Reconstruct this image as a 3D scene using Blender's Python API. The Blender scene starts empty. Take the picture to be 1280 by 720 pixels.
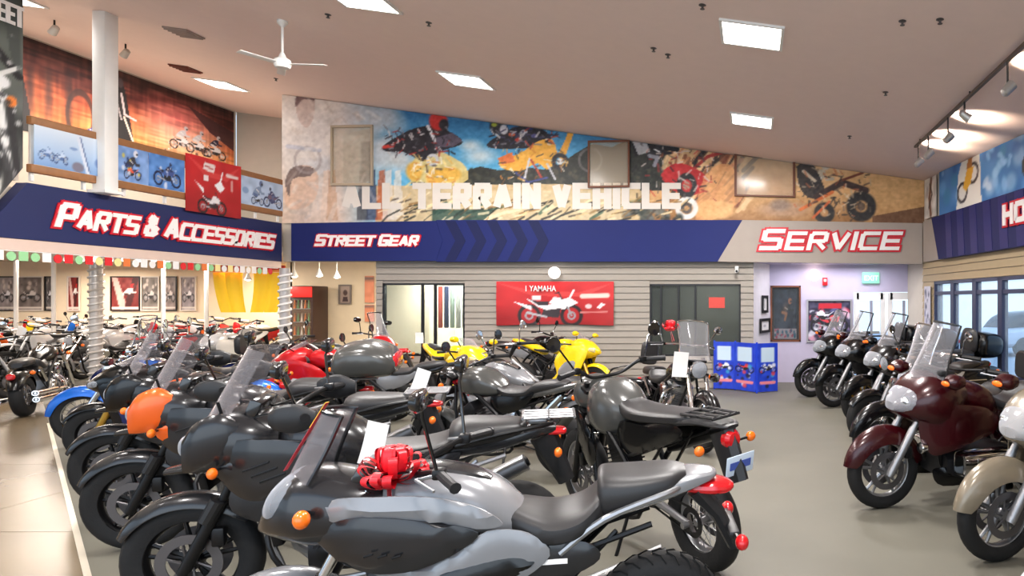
import bpy, bmesh, math, random
import numpy as np
from mathutils import Vector, Matrix

# ---------------------------------------------------------------- camera, sky, exposure
scene = bpy.context.scene
COL = scene.collection
F, CX, CY, CAMZ = 900.0, 940.0, 375.0, 1.65      # focal (px), principal point (px), eye height
cam_d = bpy.data.cameras.new('camera')
cam_d.sensor_width = 36.0
cam_d.lens = 36.0 * F / 1280.0
cam_d.shift_x = -(CX - 640) / 1280.0
cam_d.shift_y = (CY - 360) / 1280.0
cam_d.clip_end = 300
cam = bpy.data.objects.new('camera', cam_d); COL.objects.link(cam)
cam.location = (0, 0, CAMZ); cam.rotation_euler = (math.pi / 2, 0, 0)
scene.camera = cam
scene.view_settings.view_transform = 'Standard'
scene.view_settings.look = 'None'
scene.view_settings.gamma = 1
scene.view_settings.use_curve_mapping = False
scene.view_settings.exposure = 0.74
scene.cycles.transparent_max_bounces = 24
w = bpy.data.worlds.new('world'); scene.world = w; w.use_nodes = True
nt = w.node_tree; nt.nodes.clear()
wo = nt.nodes.new('ShaderNodeOutputWorld'); wb = nt.nodes.new('ShaderNodeBackground')
wr = nt.nodes.new('ShaderNodeValToRGB'); wt = nt.nodes.new('ShaderNodeTexCoord'); ws = nt.nodes.new('ShaderNodeSeparateXYZ')
nt.links.new(wt.outputs['Generated'], ws.inputs[0]); nt.links.new(ws.outputs['Z'], wr.inputs[0])
wr.color_ramp.elements[0].position = 0.0; wr.color_ramp.elements[0].color = (0.66, 0.83, 1.0, 1)
wr.color_ramp.elements[1].position = 0.6; wr.color_ramp.elements[1].color = (0.42, 0.66, 1.0, 1)
nt.links.new(wr.outputs[0], wb.inputs[0]); nt.links.new(wb.outputs[0], wo.inputs[0])
wb.inputs[1].default_value = 1.15
LIGHT_GAIN = 1.0

def area_light(name, loc, size, power, color=(1, 1, 1), rot=(0, 0, 0)):
    l = bpy.data.lights.new(name, 'AREA'); l.shape = 'RECTANGLE'; l.size, l.size_y = size
    l.energy = power * LIGHT_GAIN; l.color = color
    o = bpy.data.objects.new(name, l); COL.objects.link(o); o.location = loc; o.rotation_euler = rot
    return o

def ceil_z(x): return 4.325 - 0.134 * x
SLOPE = math.atan(0.134)
# the recessed ceiling panels light the room: ones in view and the same grid behind the camera
PANELS = [(0, 7.25), (0, 10.7), (-4.2, 10.6), (-4.2, 7.7), (-9.8, 13.3), (-9.8, 9.4), (-7.6, 5.0), (-4.2, 4.4), (0, 3.8), (-4.2, 1.1), (0, 0.6), (-7.6, 1.1)]
for (x, y) in PANELS:
    area_light('panel_light', (x, y, ceil_z(x) - 0.05), (0.56, 0.56), 106 if x > -7 else 36, (1.0, 0.96, 0.93), (0, SLOPE, 0))
# low showroom under the loft: rows of warm track lamps
for (x, y) in [(-11, 8), (-15, 8), (-11, 11.5), (-15, 12), (-19, 12), (-12, 15.5), (-16, 16), (-20, 16.5), (-13, 18.6), (-17.5, 18.6)]:
    area_light('showroom_light', (x, y, 2.5), (1.2, 1.2), 74 if y > 9 else 26, (1.0, 0.88, 0.76))
area_light('gear_room_light', (-8.0, 15.0, 2.5), (1.2, 0.8), 55, (1.0, 0.86, 0.68))
area_light('entry_light', (1.6, 13.95, 2.30), (2.0, 0.4), 17, (0.92, 0.90, 1.0))
area_light('rear_office_fill', (-.8, 15.0, 2.4), (1.0, .6), 26, (0.9, 1.0, 0.95))  # added fill to brighten the room behind the right office window, no fixture
area_light('office_light', (-5.9, 15.9, 2.45), (1.4, 1.4), 150, (0.9, 1.0, 0.96))
area_light('behind_camera_fill', (-2.5, -2.8, 2.0), (11, 3.6), 110, (0.93, 0.97, 1.0), (math.radians(84), 0, 0))  # added fill lamp behind the camera, standing in for unseen storefront light
area_light('loft_light', (-10.2, 12.5, 4.9), (0.5, 4.0), 34, (1.0, 0.86, 0.72), (0, math.radians(40), 0))

# ---------------------------------------------------------------- materials
def s2l(c): return tuple((v / 12.92 if v <= 0.04045 else ((v + 0.055) / 1.055) ** 2.4) for v in [k / 255 for k in c])
MATS = {}
def mat(name, rgb, rough=0.5, metal=0.0, var=0.06, scale=6.0, bump=0.0, bscale=60.0, emit=0.0, alpha=1.0, coat=0.0, trans=0.0, ior=1.45, spec=0.5):
    if name in MATS: return MATS[name]
    m = bpy.data.materials.new(name); m.use_nodes = True
    n = m.node_tree; b = n.nodes['Principled BSDF']; c = s2l(rgb)
    b.inputs['Roughness'].default_value = rough; b.inputs['Metallic'].default_value = metal
    b.inputs['Coat Weight'].default_value = coat; b.inputs['Coat Roughness'].default_value = 0.08
    b.inputs['IOR'].default_value = ior
    if var > 0:
        tc = n.nodes.new('ShaderNodeTexCoord'); no = n.nodes.new('ShaderNodeTexNoise'); mx = n.nodes.new('ShaderNodeMix')
        no.inputs['Scale'].default_value = scale; no.inputs['Detail'].default_value = 3
        n.links.new(tc.outputs['Object'], no.inputs['Vector']); mx.data_type = 'RGBA'
        n.links.new(no.outputs['Fac'], mx.inputs[0])
        mx.inputs[6].default_value = (*[v * (1 - var) for v in c], 1); mx.inputs[7].default_value = (*[min(1, v * (1 + var)) for v in c], 1)
        n.links.new(mx.outputs[2], b.inputs['Base Color'])
    else:
        b.inputs['Base Color'].default_value = (*c, 1)
    if bump > 0:
        tc2 = n.nodes.new('ShaderNodeTexCoord'); no2 = n.nodes.new('ShaderNodeTexNoise'); bp = n.nodes.new('ShaderNodeBump')
        no2.inputs['Scale'].default_value = bscale; bp.inputs['Strength'].default_value = bump; bp.inputs['Distance'].default_value = 0.01
        n.links.new(tc2.outputs['Object'], no2.inputs['Vector']); n.links.new(no2.outputs['Fac'], bp.inputs['Height'])
        n.links.new(bp.outputs[0], b.inputs['Normal'])
    if emit > 0:
        b.inputs['Emission Color'].default_value = (*c, 1); b.inputs['Emission Strength'].default_value = emit
    b.inputs['Alpha'].default_value = alpha
    b.inputs['Transmission Weight'].default_value = trans
    b.inputs['Specular IOR Level'].default_value = spec
    m.diffuse_color = (*c, 1)
    MATS[name] = m
    return m

def glass(name, rgb, opacity=0.25, rough=0.05):
    if name in MATS: return MATS[name]
    m = bpy.data.materials.new(name); m.use_nodes = True; n = m.node_tree; n.nodes.clear()
    o = n.nodes.new('ShaderNodeOutputMaterial'); t = n.nodes.new('ShaderNodeBsdfTransparent'); p = n.nodes.new('ShaderNodeBsdfPrincipled')
    mx = n.nodes.new('ShaderNodeMixShader'); fr = n.nodes.new('ShaderNodeLayerWeight'); pw = n.nodes.new('ShaderNodeMath'); pw.operation = 'POWER'; pw.inputs[1].default_value = 4.0; ad = n.nodes.new('ShaderNodeMath'); ad.operation = 'ADD'; ad.use_clamp = True
    c = s2l(rgb); p.inputs['Base Color'].default_value = (*c, 1); p.inputs['Roughness'].default_value = rough
    t.inputs[0].default_value = (*[0.8 + 0.2 * v for v in c], 1); fr.inputs[0].default_value = 0.5
    ad.inputs[1].default_value = opacity
    n.links.new(fr.outputs[1], pw.inputs[0]); n.links.new(pw.outputs[0], ad.inputs[0]); n.links.new(ad.outputs[0], mx.inputs[0]); n.links.new(t.outputs[0], mx.inputs[1]); n.links.new(p.outputs[0], mx.inputs[2]); n.links.new(mx.outputs[0], o.inputs[0])
    MATS[name] = m
    return m

def print_mat(name='printed_colour', rough=0.55):
    if name in MATS: return MATS[name]
    m = bpy.data.materials.new(name); m.use_nodes = True; n = m.node_tree; b = n.nodes['Principled BSDF']
    a = n.nodes.new('ShaderNodeAttribute'); a.attribute_name = 'Col'; n.links.new(a.outputs['Color'], b.inputs['Base Color'])
    b.inputs['Roughness'].default_value = rough
    MATS[name] = m
    return m

# ---------------------------------------------------------------- mesh building
def cr(pts, n=6, closed=False):
    """Catmull-Rom resampling of a list of tuples."""
    P = [np.array(p, float) for p in pts]; out = []; N = len(P)
    rng = range(N) if closed else range(N - 1)
    for i in rng:
        p0 = P[(i - 1) % N] if (closed or i > 0) else P[i]; p1 = P[i]; p2 = P[(i + 1) % N]
        p3 = P[(i + 2) % N] if (closed or i + 2 < N) else p2
        for k in range(n):
            t = k / n
            out.append(0.5 * ((2 * p1) + (-p0 + p2) * t + (2 * p0 - 5 * p1 + 4 * p2 - p3) * t * t + (-p0 + 3 * p1 - 3 * p2 + p3) * t ** 3))
    if not closed: out.append(P[-1])
    return out

class MB:
    def __init__(s): s.v = []; s.f = []
    def add(s, v, f):
        o = len(s.v); s.v += [tuple(p) for p in v]; s.f += [tuple(i + o for i in q) for q in f]; return s
    def box(s, c, d, rot=None, ch=0.0):
        hx, hy, hz = d[0] / 2, d[1] / 2, d[2] / 2; V = []
        if ch > 0:
            ch = min(ch, hx * .9, hy * .9, hz * .9)
            bm = bmesh.new(); bmesh.ops.create_cube(bm, size=1)
            for v in bm.verts: v.co = Vector((v.co.x * d[0], v.co.y * d[1], v.co.z * d[2]))
            bmesh.ops.bevel(bm, geom=bm.edges[:], offset=ch, segments=2, affect='EDGES', profile=.5)
            V = [v.co.copy() for v in bm.verts]; Fc = [[v.index for v in f.verts] for f in bm.faces]; bm.free()
        else:
            V = [Vector((x * hx, y * hy, z * hz)) for x in (-1, 1) for y in (-1, 1) for z in (-1, 1)]
            Fc = [(0, 1, 3, 2), (4, 6, 7, 5), (0, 4, 5, 1), (2, 3, 7, 6), (0, 2, 6, 4), (1, 5, 7, 3)]
        if rot is not None: V = [rot @ v for v in V]
        return s.add([v + Vector(c) for v in V], Fc)
    def tube(s, pts, r, seg=8, smooth=0, cap=True, flat=1.0):
        if smooth: pts = cr(pts, smooth)
        P = [Vector(p) for p in pts]; n = len(P)
        if hasattr(r, '__len__'):
            rr = np.interp(np.linspace(0, 1, n), np.linspace(0, 1, len(r)), r)
        else: rr = [r] * n
        V = []; Fc = []; up = None
        for i in range(n):
            t = (P[min(i + 1, n - 1)] - P[max(i - 1, 0)])
            if t.length < 1e-9: t = Vector((0, 0, 1))
            t.normalize()
            if up is None: up = Vector((0, 0, 1)) if abs(t.z) < .9 else Vector((0, 1, 0))
            a = t.cross(up)
            if a.length < 1e-4: a = t.cross(Vector((1, 0, 0)))
            a.normalize(); b = a.cross(t).normalized(); up = b
            for k in range(seg):
                th = 2 * math.pi * k / seg
                V.append(P[i] + a * (math.cos(th) * rr[i] * flat) + b * (math.sin(th) * rr[i]))
        for i in range(n - 1):
            for k in range(seg):
                k2 = (k + 1) % seg
                Fc.append((i * seg + k, i * seg + k2, (i + 1) * seg + k2, (i + 1) * seg + k))
        if cap:
            Fc.append(tuple(range(seg))[::-1]); Fc.append(tuple((n - 1) * seg + k for k in range(seg)))
        return s.add(V, Fc)
    def lathe(s, prof, c, axis='y', seg=24, closed=False):
        """prof: list of (radius, offset along axis)"""
        V = []; Fc = []; n = len(prof); c = Vector(c)
        if isinstance(axis, str): ax = {'x': Vector((1, 0, 0)), 'y': Vector((0, 1, 0)), 'z': Vector((0, 0, 1))}[axis]
        else: ax = Vector(axis).normalized()
        a = ax.cross(Vector((0, 0, 1)))
        if a.length < 1e-3: a = Vector((1, 0, 0))
        a.normalize(); b = ax.cross(a).normalized()
        for k in range(seg):
            th = 2 * math.pi * k / seg; d = a * math.cos(th) + b * math.sin(th)
            for (r, o) in prof: V.append(c + d * r + ax * o)
        m = n if closed else n - 1
        for k in range(seg):
            k2 = (k + 1) % seg
            for i in range(m):
                j = (i + 1) % n
                Fc.append((k * n + i, k * n + j, k2 * n + j, k2 * n + i))
        if not closed:
            if prof[0][0] > 1e-6: Fc.append(tuple(k * n for k in range(seg)))
            if prof[-1][0] > 1e-6: Fc.append(tuple(k * n + n - 1 for k in range(seg))[::-1])
        return s.add(V, Fc)
    def loft(s, st, seg=20, sub=5, y=0.0, ex=2.4, taper=0.0, crease=0):
        """stations (x, z0, z1, halfwidth) -> closed superelliptic body"""
        R = cr(st, sub); V = []; Fc = []; n = len(R)
        for q in R:
            x, z0, z1, hw = q[:4]; zc = (z0 + z1) / 2; hz = abs(z1 - z0) / 2
            for k in range(seg):
                t = 2 * math.pi * k / seg; cc, ss = math.cos(t), math.sin(t)
                yy = math.copysign(abs(cc) ** (2 / ex), cc) * max(hw, .001); zz = math.copysign(abs(ss) ** (2 / ex), ss)
                yy *= 1 - taper * zz
                V.append((x, y + yy, zc + zz * hz))
        for i in range(n - 1):
            for k in range(seg):
                k2 = (k + 1) % seg; Fc.append((i * seg + k, (i + 1) * seg + k, (i + 1) * seg + k2, i * seg + k2))
        Fc.append(tuple(range(seg))); Fc.append(tuple((n - 1) * seg + k for k in range(seg))[::-1])
        return s.add(V, Fc)
    def ell(s, c, r, seg=14, rings=8):
        V = []; Fc = []
        for i in range(rings + 1):
            p = math.pi * i / rings
            for k in range(seg):
                t = 2 * math.pi * k / seg
                V.append((c[0] + r[0] * math.sin(p) * math.cos(t), c[1] + r[1] * math.sin(p) * math.sin(t), c[2] + r[2] * math.cos(p)))
        for i in range(rings):
            for k in range(seg):
                k2 = (k + 1) % seg; Fc.append((i * seg + k, (i + 1) * seg + k, (i + 1) * seg + k2, i * seg + k2))
        return s.add(V, Fc)
    def arcshell(s, c, r, a0, a1, hw, drop=0.05, th=0.005, n=18, seg=8, endw=0.6, lift=0.0):
        """mudguard round a wheel at c (x,z); angles in degrees from +x"""
        V = []; Fc = []
        for side, off in ((0, 0.0), (1, -th)):
            for i in range(n + 1):
                u = i / n; a = math.radians(a0 + (a1 - a0) * u); e = endw + (1 - endw) * math.sin(math.pi * u) ** .5
                for k in range(seg + 1):
                    v = -1 + 2 * k / seg; rr = r + off - drop * (abs(v) ** 3.0) * e + lift * (1 - math.sin(math.pi * u))
                    V.append((c[0] + rr * math.cos(a), v * hw * e, c[1] + rr * math.sin(a)))
        m = seg + 1; L = (n + 1) * m
        for i in range(n):
            for k in range(seg):
                a = i * m + k; Fc.append((a, a + 1, a + m + 1, a + m)); Fc.append((L + a, L + a + m, L + a + m + 1, L + a + 1))
            for k in (0, seg):
                a = i * m + k; Fc.append((a, a + m, L + a + m, L + a))
        for i in (0, n):
            for k in range(seg):
                a = i * m + k; Fc.append((a, L + a, L + a + 1, a + 1))
        return s.add(V, Fc)
    def panel(s, outline, yf, th=0.02, side=1, sub=4, grid=0.055, soft=0.7):
        pts = cr(outline, sub, closed=True) if sub > 1 else outline
        bm = bmesh.new(); f = bm.faces.new([bm.verts.new((p[0], 0, p[1])) for p in pts])
        xs = [p[0] for p in pts]; zs = [p[1] for p in pts]
        for ax, lo, hi in ((0, min(xs), max(xs)), (2, min(zs), max(zs))):
            k = int((hi - lo) / grid)
            for i in range(1, k + 1):
                v = lo + (hi - lo) * i / (k + 1); co = [0, 0, 0]; no = [0, 0, 0]; co[ax] = v; no[ax] = 1
                bmesh.ops.bisect_plane(bm, geom=bm.verts[:] + bm.edges[:] + bm.faces[:], plane_co=co, plane_no=no, dist=1e-5)
        bnd = {v for e in bm.edges if e.is_boundary for v in e.verts}
        base = bm.faces[:]; vs = bm.verts[:]
        r = bmesh.ops.duplicate(bm, geom=base[:]); vm = r['vert_map']
        inner = {}
        for v in vs:
            d = vm[v]; y0 = yf(v.co.x, v.co.z)
            d.co.y = side * (y0 - th if v not in bnd else y0 - th)
            v.co.y = side * (y0 - (th * soft if v in bnd else 0))
        for e in [e for e in bm.edges if e.is_boundary and e.verts[0] in vs_set(vs)]:
            a, b = e.verts
            try: bm.faces.new((a, b, vm[b], vm[a]))
            except ValueError: pass
        bmesh.ops.recalc_face_normals(bm, faces=bm.faces[:])
        bm.verts.index_update()
        s.add([v.co.copy() for v in bm.verts], [[v.index for v in f.verts] for f in bm.faces]); bm.free()
        return s
    def sheet(s, fn, nu=12, nv=10, th=0.004):
        """fn(u,v)->point; u in -1..1, v in 0..1; solid sheet"""
        G = [[Vector(fn(-1 + 2 * i / nu, j / nv)) for i in range(nu + 1)] for j in range(nv + 1)]
        V = []; m = nu + 1
        N = []
        for j in range(nv + 1):
            for i in range(nu + 1):
                a = G[j][min(i + 1, nu)] - G[j][max(i - 1, 0)]; b = G[min(j + 1, nv)][i] - G[max(j - 1, 0)][i]
                nn = a.cross(b); nn = nn.normalized() if nn.length > 0 else Vector((0, 0, 1)); N.append(nn)
        P = [p for row in G for p in row]; V = [p for p in P] + [p - n * th for p, n in zip(P, N)]; L = len(P); Fc = []
        for j in range(nv):
            for i in range(nu):
                a = j * m + i; Fc.append((a, a + 1, a + m + 1, a + m)); Fc.append((L + a, L + a + m, L + a + m + 1, L + a + 1))
        for j in range(nv):
            for i in (0, nu):
                a = j * m + i; Fc.append((a, a + m, L + a + m, L + a))
        for i in range(nu):
            for j in (0, nv):
                a = j * m + i; Fc.append((a, L + a, L + a + 1, a + 1))
        return s.add(V, Fc)
    def build(s, name, m, parent=None, angle=35, loc=None, rot=None):
        me = bpy.data.meshes.new(name); me.from_pydata([tuple(p) for p in s.v], [], s.f); me.validate(); me.update()
        bm = bmesh.new(); bm.from_mesh(me); bmesh.ops.recalc_face_normals(bm, faces=bm.faces[:]); bm.to_mesh(me); bm.free()
        if angle > 0:
            me.shade_smooth(); me.set_sharp_from_angle(angle=math.radians(angle))
        me.materials.append(m)
        o = bpy.data.objects.new(name, me); COL.objects.link(o)
        if parent is not None: o.parent = parent
        if loc is not None: o.location = loc
        if rot is not None: o.rotation_euler = rot
        return o
_vsc = {}
def vs_set(vs):
    k = id(vs)
    if _vsc.get('k') != k: _vsc['k'] = k; _vsc['s'] = set(vs)
    return _vsc['s']

def tag(o, label=None, cat=None, group=None, kind=None):
    if label: o['label'] = label
    if cat: o['category'] = cat
    if group: o['group'] = group
    if kind: o['kind'] = kind
    return o
def empty(name, loc=(0, 0, 0), rz=0.0):
    o = bpy.data.objects.new(name, None); COL.objects.link(o); o.location = loc; o.rotation_euler = (0, 0, rz); o.empty_display_size = .2
    return o
def copy_tree(o, parent=None):
    c = o.copy(); COL.objects.link(c); c.parent = parent
    for ch in o.children: copy_tree(ch, c)
    return c
# ---------------------------------------------------------------- painted prints (flat artwork on walls and posters)
class Painter:
    def __init__(s, W, H, res=1.0, col=(128, 128, 128)):
        s.W, s.H, s.r = W, H, res
        s.w, s.h = max(2, int(W * res)), max(2, int(H * res))
        s.a = np.zeros((s.h, s.w, 3)); s.a[:] = col
        s.X, s.Y = np.meshgrid((np.arange(s.w) + .5) / res, (np.arange(s.h) + .5) / res)
    def _mix(s, m, col, al, sl):
        m = (m * al)[..., None]; s.a[sl] = s.a[sl] * (1 - m) + np.array(col, float) * m
    def _sl(s, x0, x1, y0, y1, pad=0):
        return (slice(max(0, int((y0 - pad) * s.r)), max(0, min(s.h, int((y1 + pad) * s.r) + 1))), slice(max(0, int((x0 - pad) * s.r)), max(0, min(s.w, int((x1 + pad) * s.r) + 1))))
    def poly(s, pts, col, al=1.0, smooth=0):
        if smooth: pts = [tuple(p) for p in cr(pts, smooth, closed=True)]
        xs = [p[0] for p in pts]; ys = [p[1] for p in pts]; sl = s._sl(min(xs), max(xs), min(ys), max(ys))
        X, Y = s.X[sl], s.Y[sl]
        if X.size == 0: return s
        m = np.zeros(X.shape, bool); n = len(pts)
        for i in range(n):
            x1, y1 = pts[i]; x2, y2 = pts[(i + 1) % n]
            if y1 == y2: continue
            c = ((y1 > Y) != (y2 > Y)) & (X < (x2 - x1) * (Y - y1) / (y2 - y1) + x1); m ^= c
        s._mix(m.astype(float), col, al, sl); return s
    def ell(s, cx, cy, rx, ry, col, al=1.0, soft=.25, rot=0):
        R = max(rx, ry); sl = s._sl(cx - R, cx + R, cy - R, cy + R, 2); dx, dy = s.X[sl] - cx, s.Y[sl] - cy
        c, q = math.cos(rot), math.sin(rot); d = np.sqrt(((dx * c + dy * q) / rx) ** 2 + ((-dx * q + dy * c) / ry) ** 2)
        s._mix(np.clip((1 - d) / soft, 0, 1), col, al, sl); return s
    def ring(s, cx, cy, r, w, col, al=1.0, asp=1.0):
        sl = s._sl(cx - r * 1.3, cx + r * 1.3, cy - r * 1.3, cy + r * 1.3, 2)
        d = np.sqrt(((s.X[sl] - cx) / asp) ** 2 + (s.Y[sl] - cy) ** 2); s._mix(np.clip((w - abs(d - r)) / (w * .4), 0, 1), col, al, sl); return s
    def line(s, pts, w, col, al=1.0):
        for (x1, y1), (x2, y2) in zip(pts[:-1], pts[1:]):
            sl = s._sl(min(x1, x2), max(x1, x2), min(y1, y2), max(y1, y2), w + 1); X, Y = s.X[sl], s.Y[sl]
            L = (x2 - x1) ** 2 + (y2 - y1) ** 2 + 1e-9; t = np.clip(((X - x1) * (x2 - x1) + (Y - y1) * (y2 - y1)) / L, 0, 1)
            d = np.hypot(X - x1 - t * (x2 - x1), Y - y1 - t * (y2 - y1)); s._mix(np.clip((w / 2 - d) / (w * .2) + .5, 0, 1), col, al, sl)
        return s
    def grad(s, stops, axis='y'):
        t = (s.Y / s.H if axis == 'y' else s.X / s.W); ps = [p for p, _ in stops]
        for k in range(3): s.a[..., k] = np.interp(t, ps, [c[k] for _, c in stops])
        return s
    def noise(s, amp, sx, sy, seed=0, tint=(1, 1, 1)):
        rg = np.random.RandomState(seed); gx, gy = max(2, int(s.W / sx) + 2), max(2, int(s.H / sy) + 2); g = rg.rand(gy, gx) - .5
        fx, fy = s.X / s.W * (gx - 1.001), s.Y / s.H * (gy - 1.001); ix, iy = fx.astype(int), fy.astype(int); tx, ty = fx - ix, fy - iy
        tx = tx * tx * (3 - 2 * tx); ty = ty * ty * (3 - 2 * ty)
        v = (g[iy, ix] * (1 - tx) + g[iy, ix + 1] * tx) * (1 - ty) + (g[iy + 1, ix] * (1 - tx) + g[iy + 1, ix + 1] * tx) * ty
        s.a += v[..., None] * 2 * amp * np.array(tint); return s
    def blobs(s, n, x0, x1, y0, y1, r, cols, seed=0, al=.8, asp=1.0):
        rg = random.Random(seed)
        for _ in range(n):
            q = rg.uniform(*r); s.ell(rg.uniform(x0, x1), rg.uniform(y0, y1), q * asp, q, rg.choice(cols), al, .5, rg.uniform(0, 3))
        return s
    def bike(s, x, y, L, body=(220, 220, 225), f=1, wheel=(25, 25, 28), dark=(30, 30, 34), al=1.0):
        """little side-on motorcycle; x,y = ground mid point, L = wheelbase; f=1 faces right"""
        r = L * .23; q = lambda pts: [(x + f * a * L, y - b * L) for a, b in pts]
        for sx in (-.5, .5): s.ring(x + sx * f * L, y - r, r, r * .22, wheel, al); s.ring(x + sx * f * L, y - r, r * .35, r * .12, (150, 150, 155), al)
        s.line(q([(.5, .23), (.33, .62)]), L * .045, (150, 150, 155), al)
        s.poly(q([(-.22, .2), (.2, .18), (.25, .42), (-.15, .45)]), dark, al)
        s.poly(q([(-.62, .66), (-.25, .5), (.0, .5), (.25, .62), (.42, .56), (.36, .38), (.2, .4), (-.1, .36), (-.3, .44)]), body, al)
        s.poly(q([(-.05, .52), (.08, .68), (.24, .66), (.3, .56), (.1, .5)]), body, al)
        s.poly(q([(-.5, .62), (-.25, .56), (-.04, .56), (-.06, .48), (-.3, .48)]), dark, al)
        s.line(q([(.28, .62), (.2, .78), (.12, .76)]), L * .03, dark, al); s.line(q([(-.1, .2), (-.55, .3)]), L * .05, (170, 170, 175), al)
        return s
    def rider(s, x, y, h, c1, c2, f=1, helmet=(200, 30, 30)):
        q = lambda pts: [(x + f * a * h, y - b * h) for a, b in pts]
        s.poly(q([(-.35, .3), (-.1, .62), (.2, .78), (.38, .7), (.25, .4), (.0, .25)]), c1, 1, 3)
        s.line(q([(.25, .68), (.42, .45), (.62, .46)]), h * .12, c1); s.line(q([(-.2, .35), (.12, .28), (.0, -.02)]), h * .15, c2)
        s.line(q([(.0, .6), (.2, .5)]), h * .05, (230, 230, 230))
        s.ell(x + f * .38 * h, y - .92 * h, h * .17, h * .18, helmet); s.ell(x + f * .45 * h, y - .9 * h, h * .08, h * .06, (25, 25, 28))
        return s
    def shards(s, n, x0, x1, y0, y1, cols, ln=(4, 12), w_=(1, 3), seed=0, al=.7, ang=None, sp=.6):
        rg = random.Random(seed)
        for _ in range(n):
            x, y, l = rg.uniform(x0, x1), rg.uniform(y0, y1), rg.uniform(*ln); a = rg.uniform(0, 6.28) if ang is None else ang + rg.uniform(-sp, sp)
            s.line([(x, y), (x + l * math.cos(a), y - l * math.sin(a))], rg.uniform(*w_), rg.choice(cols), al)
        return s
    def cols(s, fx, fy):
        x = np.clip(fx * s.w - .5, 0, s.w - 1.001); y = np.clip(fy * s.h - .5, 0, s.h - 1.001); ix, iy = x.astype(int), y.astype(int); tx, ty = (x - ix)[:, None], (y - iy)[:, None]
        a = np.clip(s.a, 0, 255); ix2 = np.minimum(ix + 1, s.w - 1); iy2 = np.minimum(iy + 1, s.h - 1)
        c = ((a[iy, ix] * (1 - tx) + a[iy, ix2] * tx) * (1 - ty) + (a[iy2, ix] * (1 - tx) + a[iy2, ix2] * tx) * ty) / 255
        return np.where(c <= .04045, c / 12.92, ((c + .055) / 1.055) ** 2.4)

def printed(name, P, O, U, V, nx, nz, parent=None, th=0.012, top=None, bulge=None, m=None, bottom=None):
    """board with artwork: O bottom-left corner, U across, V up, top(u) clips the height (fraction)"""
    O, U, V = Vector(O), Vector(U), Vector(V); N = U.cross(V).normalized()
    vs = []; fx = []; fy = []
    for j in range(nz + 1):
        for i in range(nx + 1):
            u = i / nx; t = top(u) if top else 1.0; b = bottom(u) if bottom else 0.0; v = b + (t - b) * j / nz
            d = bulge(u, v) if bulge else 0.0
            vs.append(O + U * u + V * v + N * (th + d)); fx.append(u); fy.append(1 - v)
    m1 = nx + 1; fc = [(j * m1 + i, j * m1 + i + 1, (j + 1) * m1 + i + 1, (j + 1) * m1 + i) for j in range(nz) for i in range(nx)]
    rim = [i for i in range(nx + 1)] + [j * m1 + nx for j in range(1, nz + 1)] + [nz * m1 + i for i in range(nx - 1, -1, -1)] + [j * m1 for j in range(nz - 1, 0, -1)]
    n0 = len(vs)
    for r in rim: vs.append(vs[r] - N * th); fx.append(fx[r]); fy.append(fy[r])
    k = len(rim)
    for a in range(k): b = (a + 1) % k; fc.append((rim[b], rim[a], n0 + a, n0 + b))
    me = bpy.data.meshes.new(name); me.from_pydata([tuple(p) for p in vs], [], fc); me.update()
    at = me.color_attributes.new('Col', 'FLOAT_COLOR', 'POINT'); c = P.cols(np.array(fx), np.array(fy))
    at.data.foreach_set('color', np.hstack([c, np.ones((len(c), 1))]).astype(np.float32).ravel())
    me.materials.append(m or print_mat()); o = bpy.data.objects.new(name, me); COL.objects.link(o)
    if parent is not None: o.parent = parent
    return o

def lettering(name, text, m, size, loc, rot, parent=None, bold=0.0, depth=0.01, sx=1.0, shear=0.0, sizes=None, space=1.0):
    """text as real mesh letters; small caps when sizes=(first, rest)"""
    def one(t, sz):
        cu = bpy.data.curves.new('t', 'FONT'); cu.body = t; cu.size = sz; cu.extrude = depth / 2; cu.offset = bold * sz; cu.shear = shear; cu.space_character = space; cu.resolution_u = 3
        ob = bpy.data.objects.new('t', cu); COL.objects.link(ob); bpy.context.view_layer.update()
        me = bpy.data.meshes.new_from_object(ob.evaluated_get(bpy.context.evaluated_depsgraph_get())); COL.objects.unlink(ob); bpy.data.objects.remove(ob)
        return me
    V = []; Fc = []; x = 0
    chunks = [(text, size)] if not sizes else []
    if sizes:
        for wd in text.split(' '):
            chunks.append((wd[0], sizes[0]));
            if len(wd) > 1: chunks.append((wd[1:], sizes[1]))
            chunks.append((' ', sizes[1]))
    for t, sz in chunks:
        if t == ' ': x += sz * .32 * sx; continue
        me = one(t, sz); o = len(V); mnx = min((v.co.x for v in me.vertices), default=0); mxx = max((v.co.x for v in me.vertices), default=0)
        for v in me.vertices: V.append((x + (v.co.x - mnx) * sx, v.co.y, v.co.z))
        for p in me.polygons: Fc.append(tuple(i + o for i in p.vertices))
        x += (mxx - mnx) * sx + sz * .07 * space; bpy.data.meshes.remove(me)
    b = MB(); b.add(V, Fc); o = b.build(name, m, parent, angle=0, loc=loc, rot=rot)
    return o, x
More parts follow.
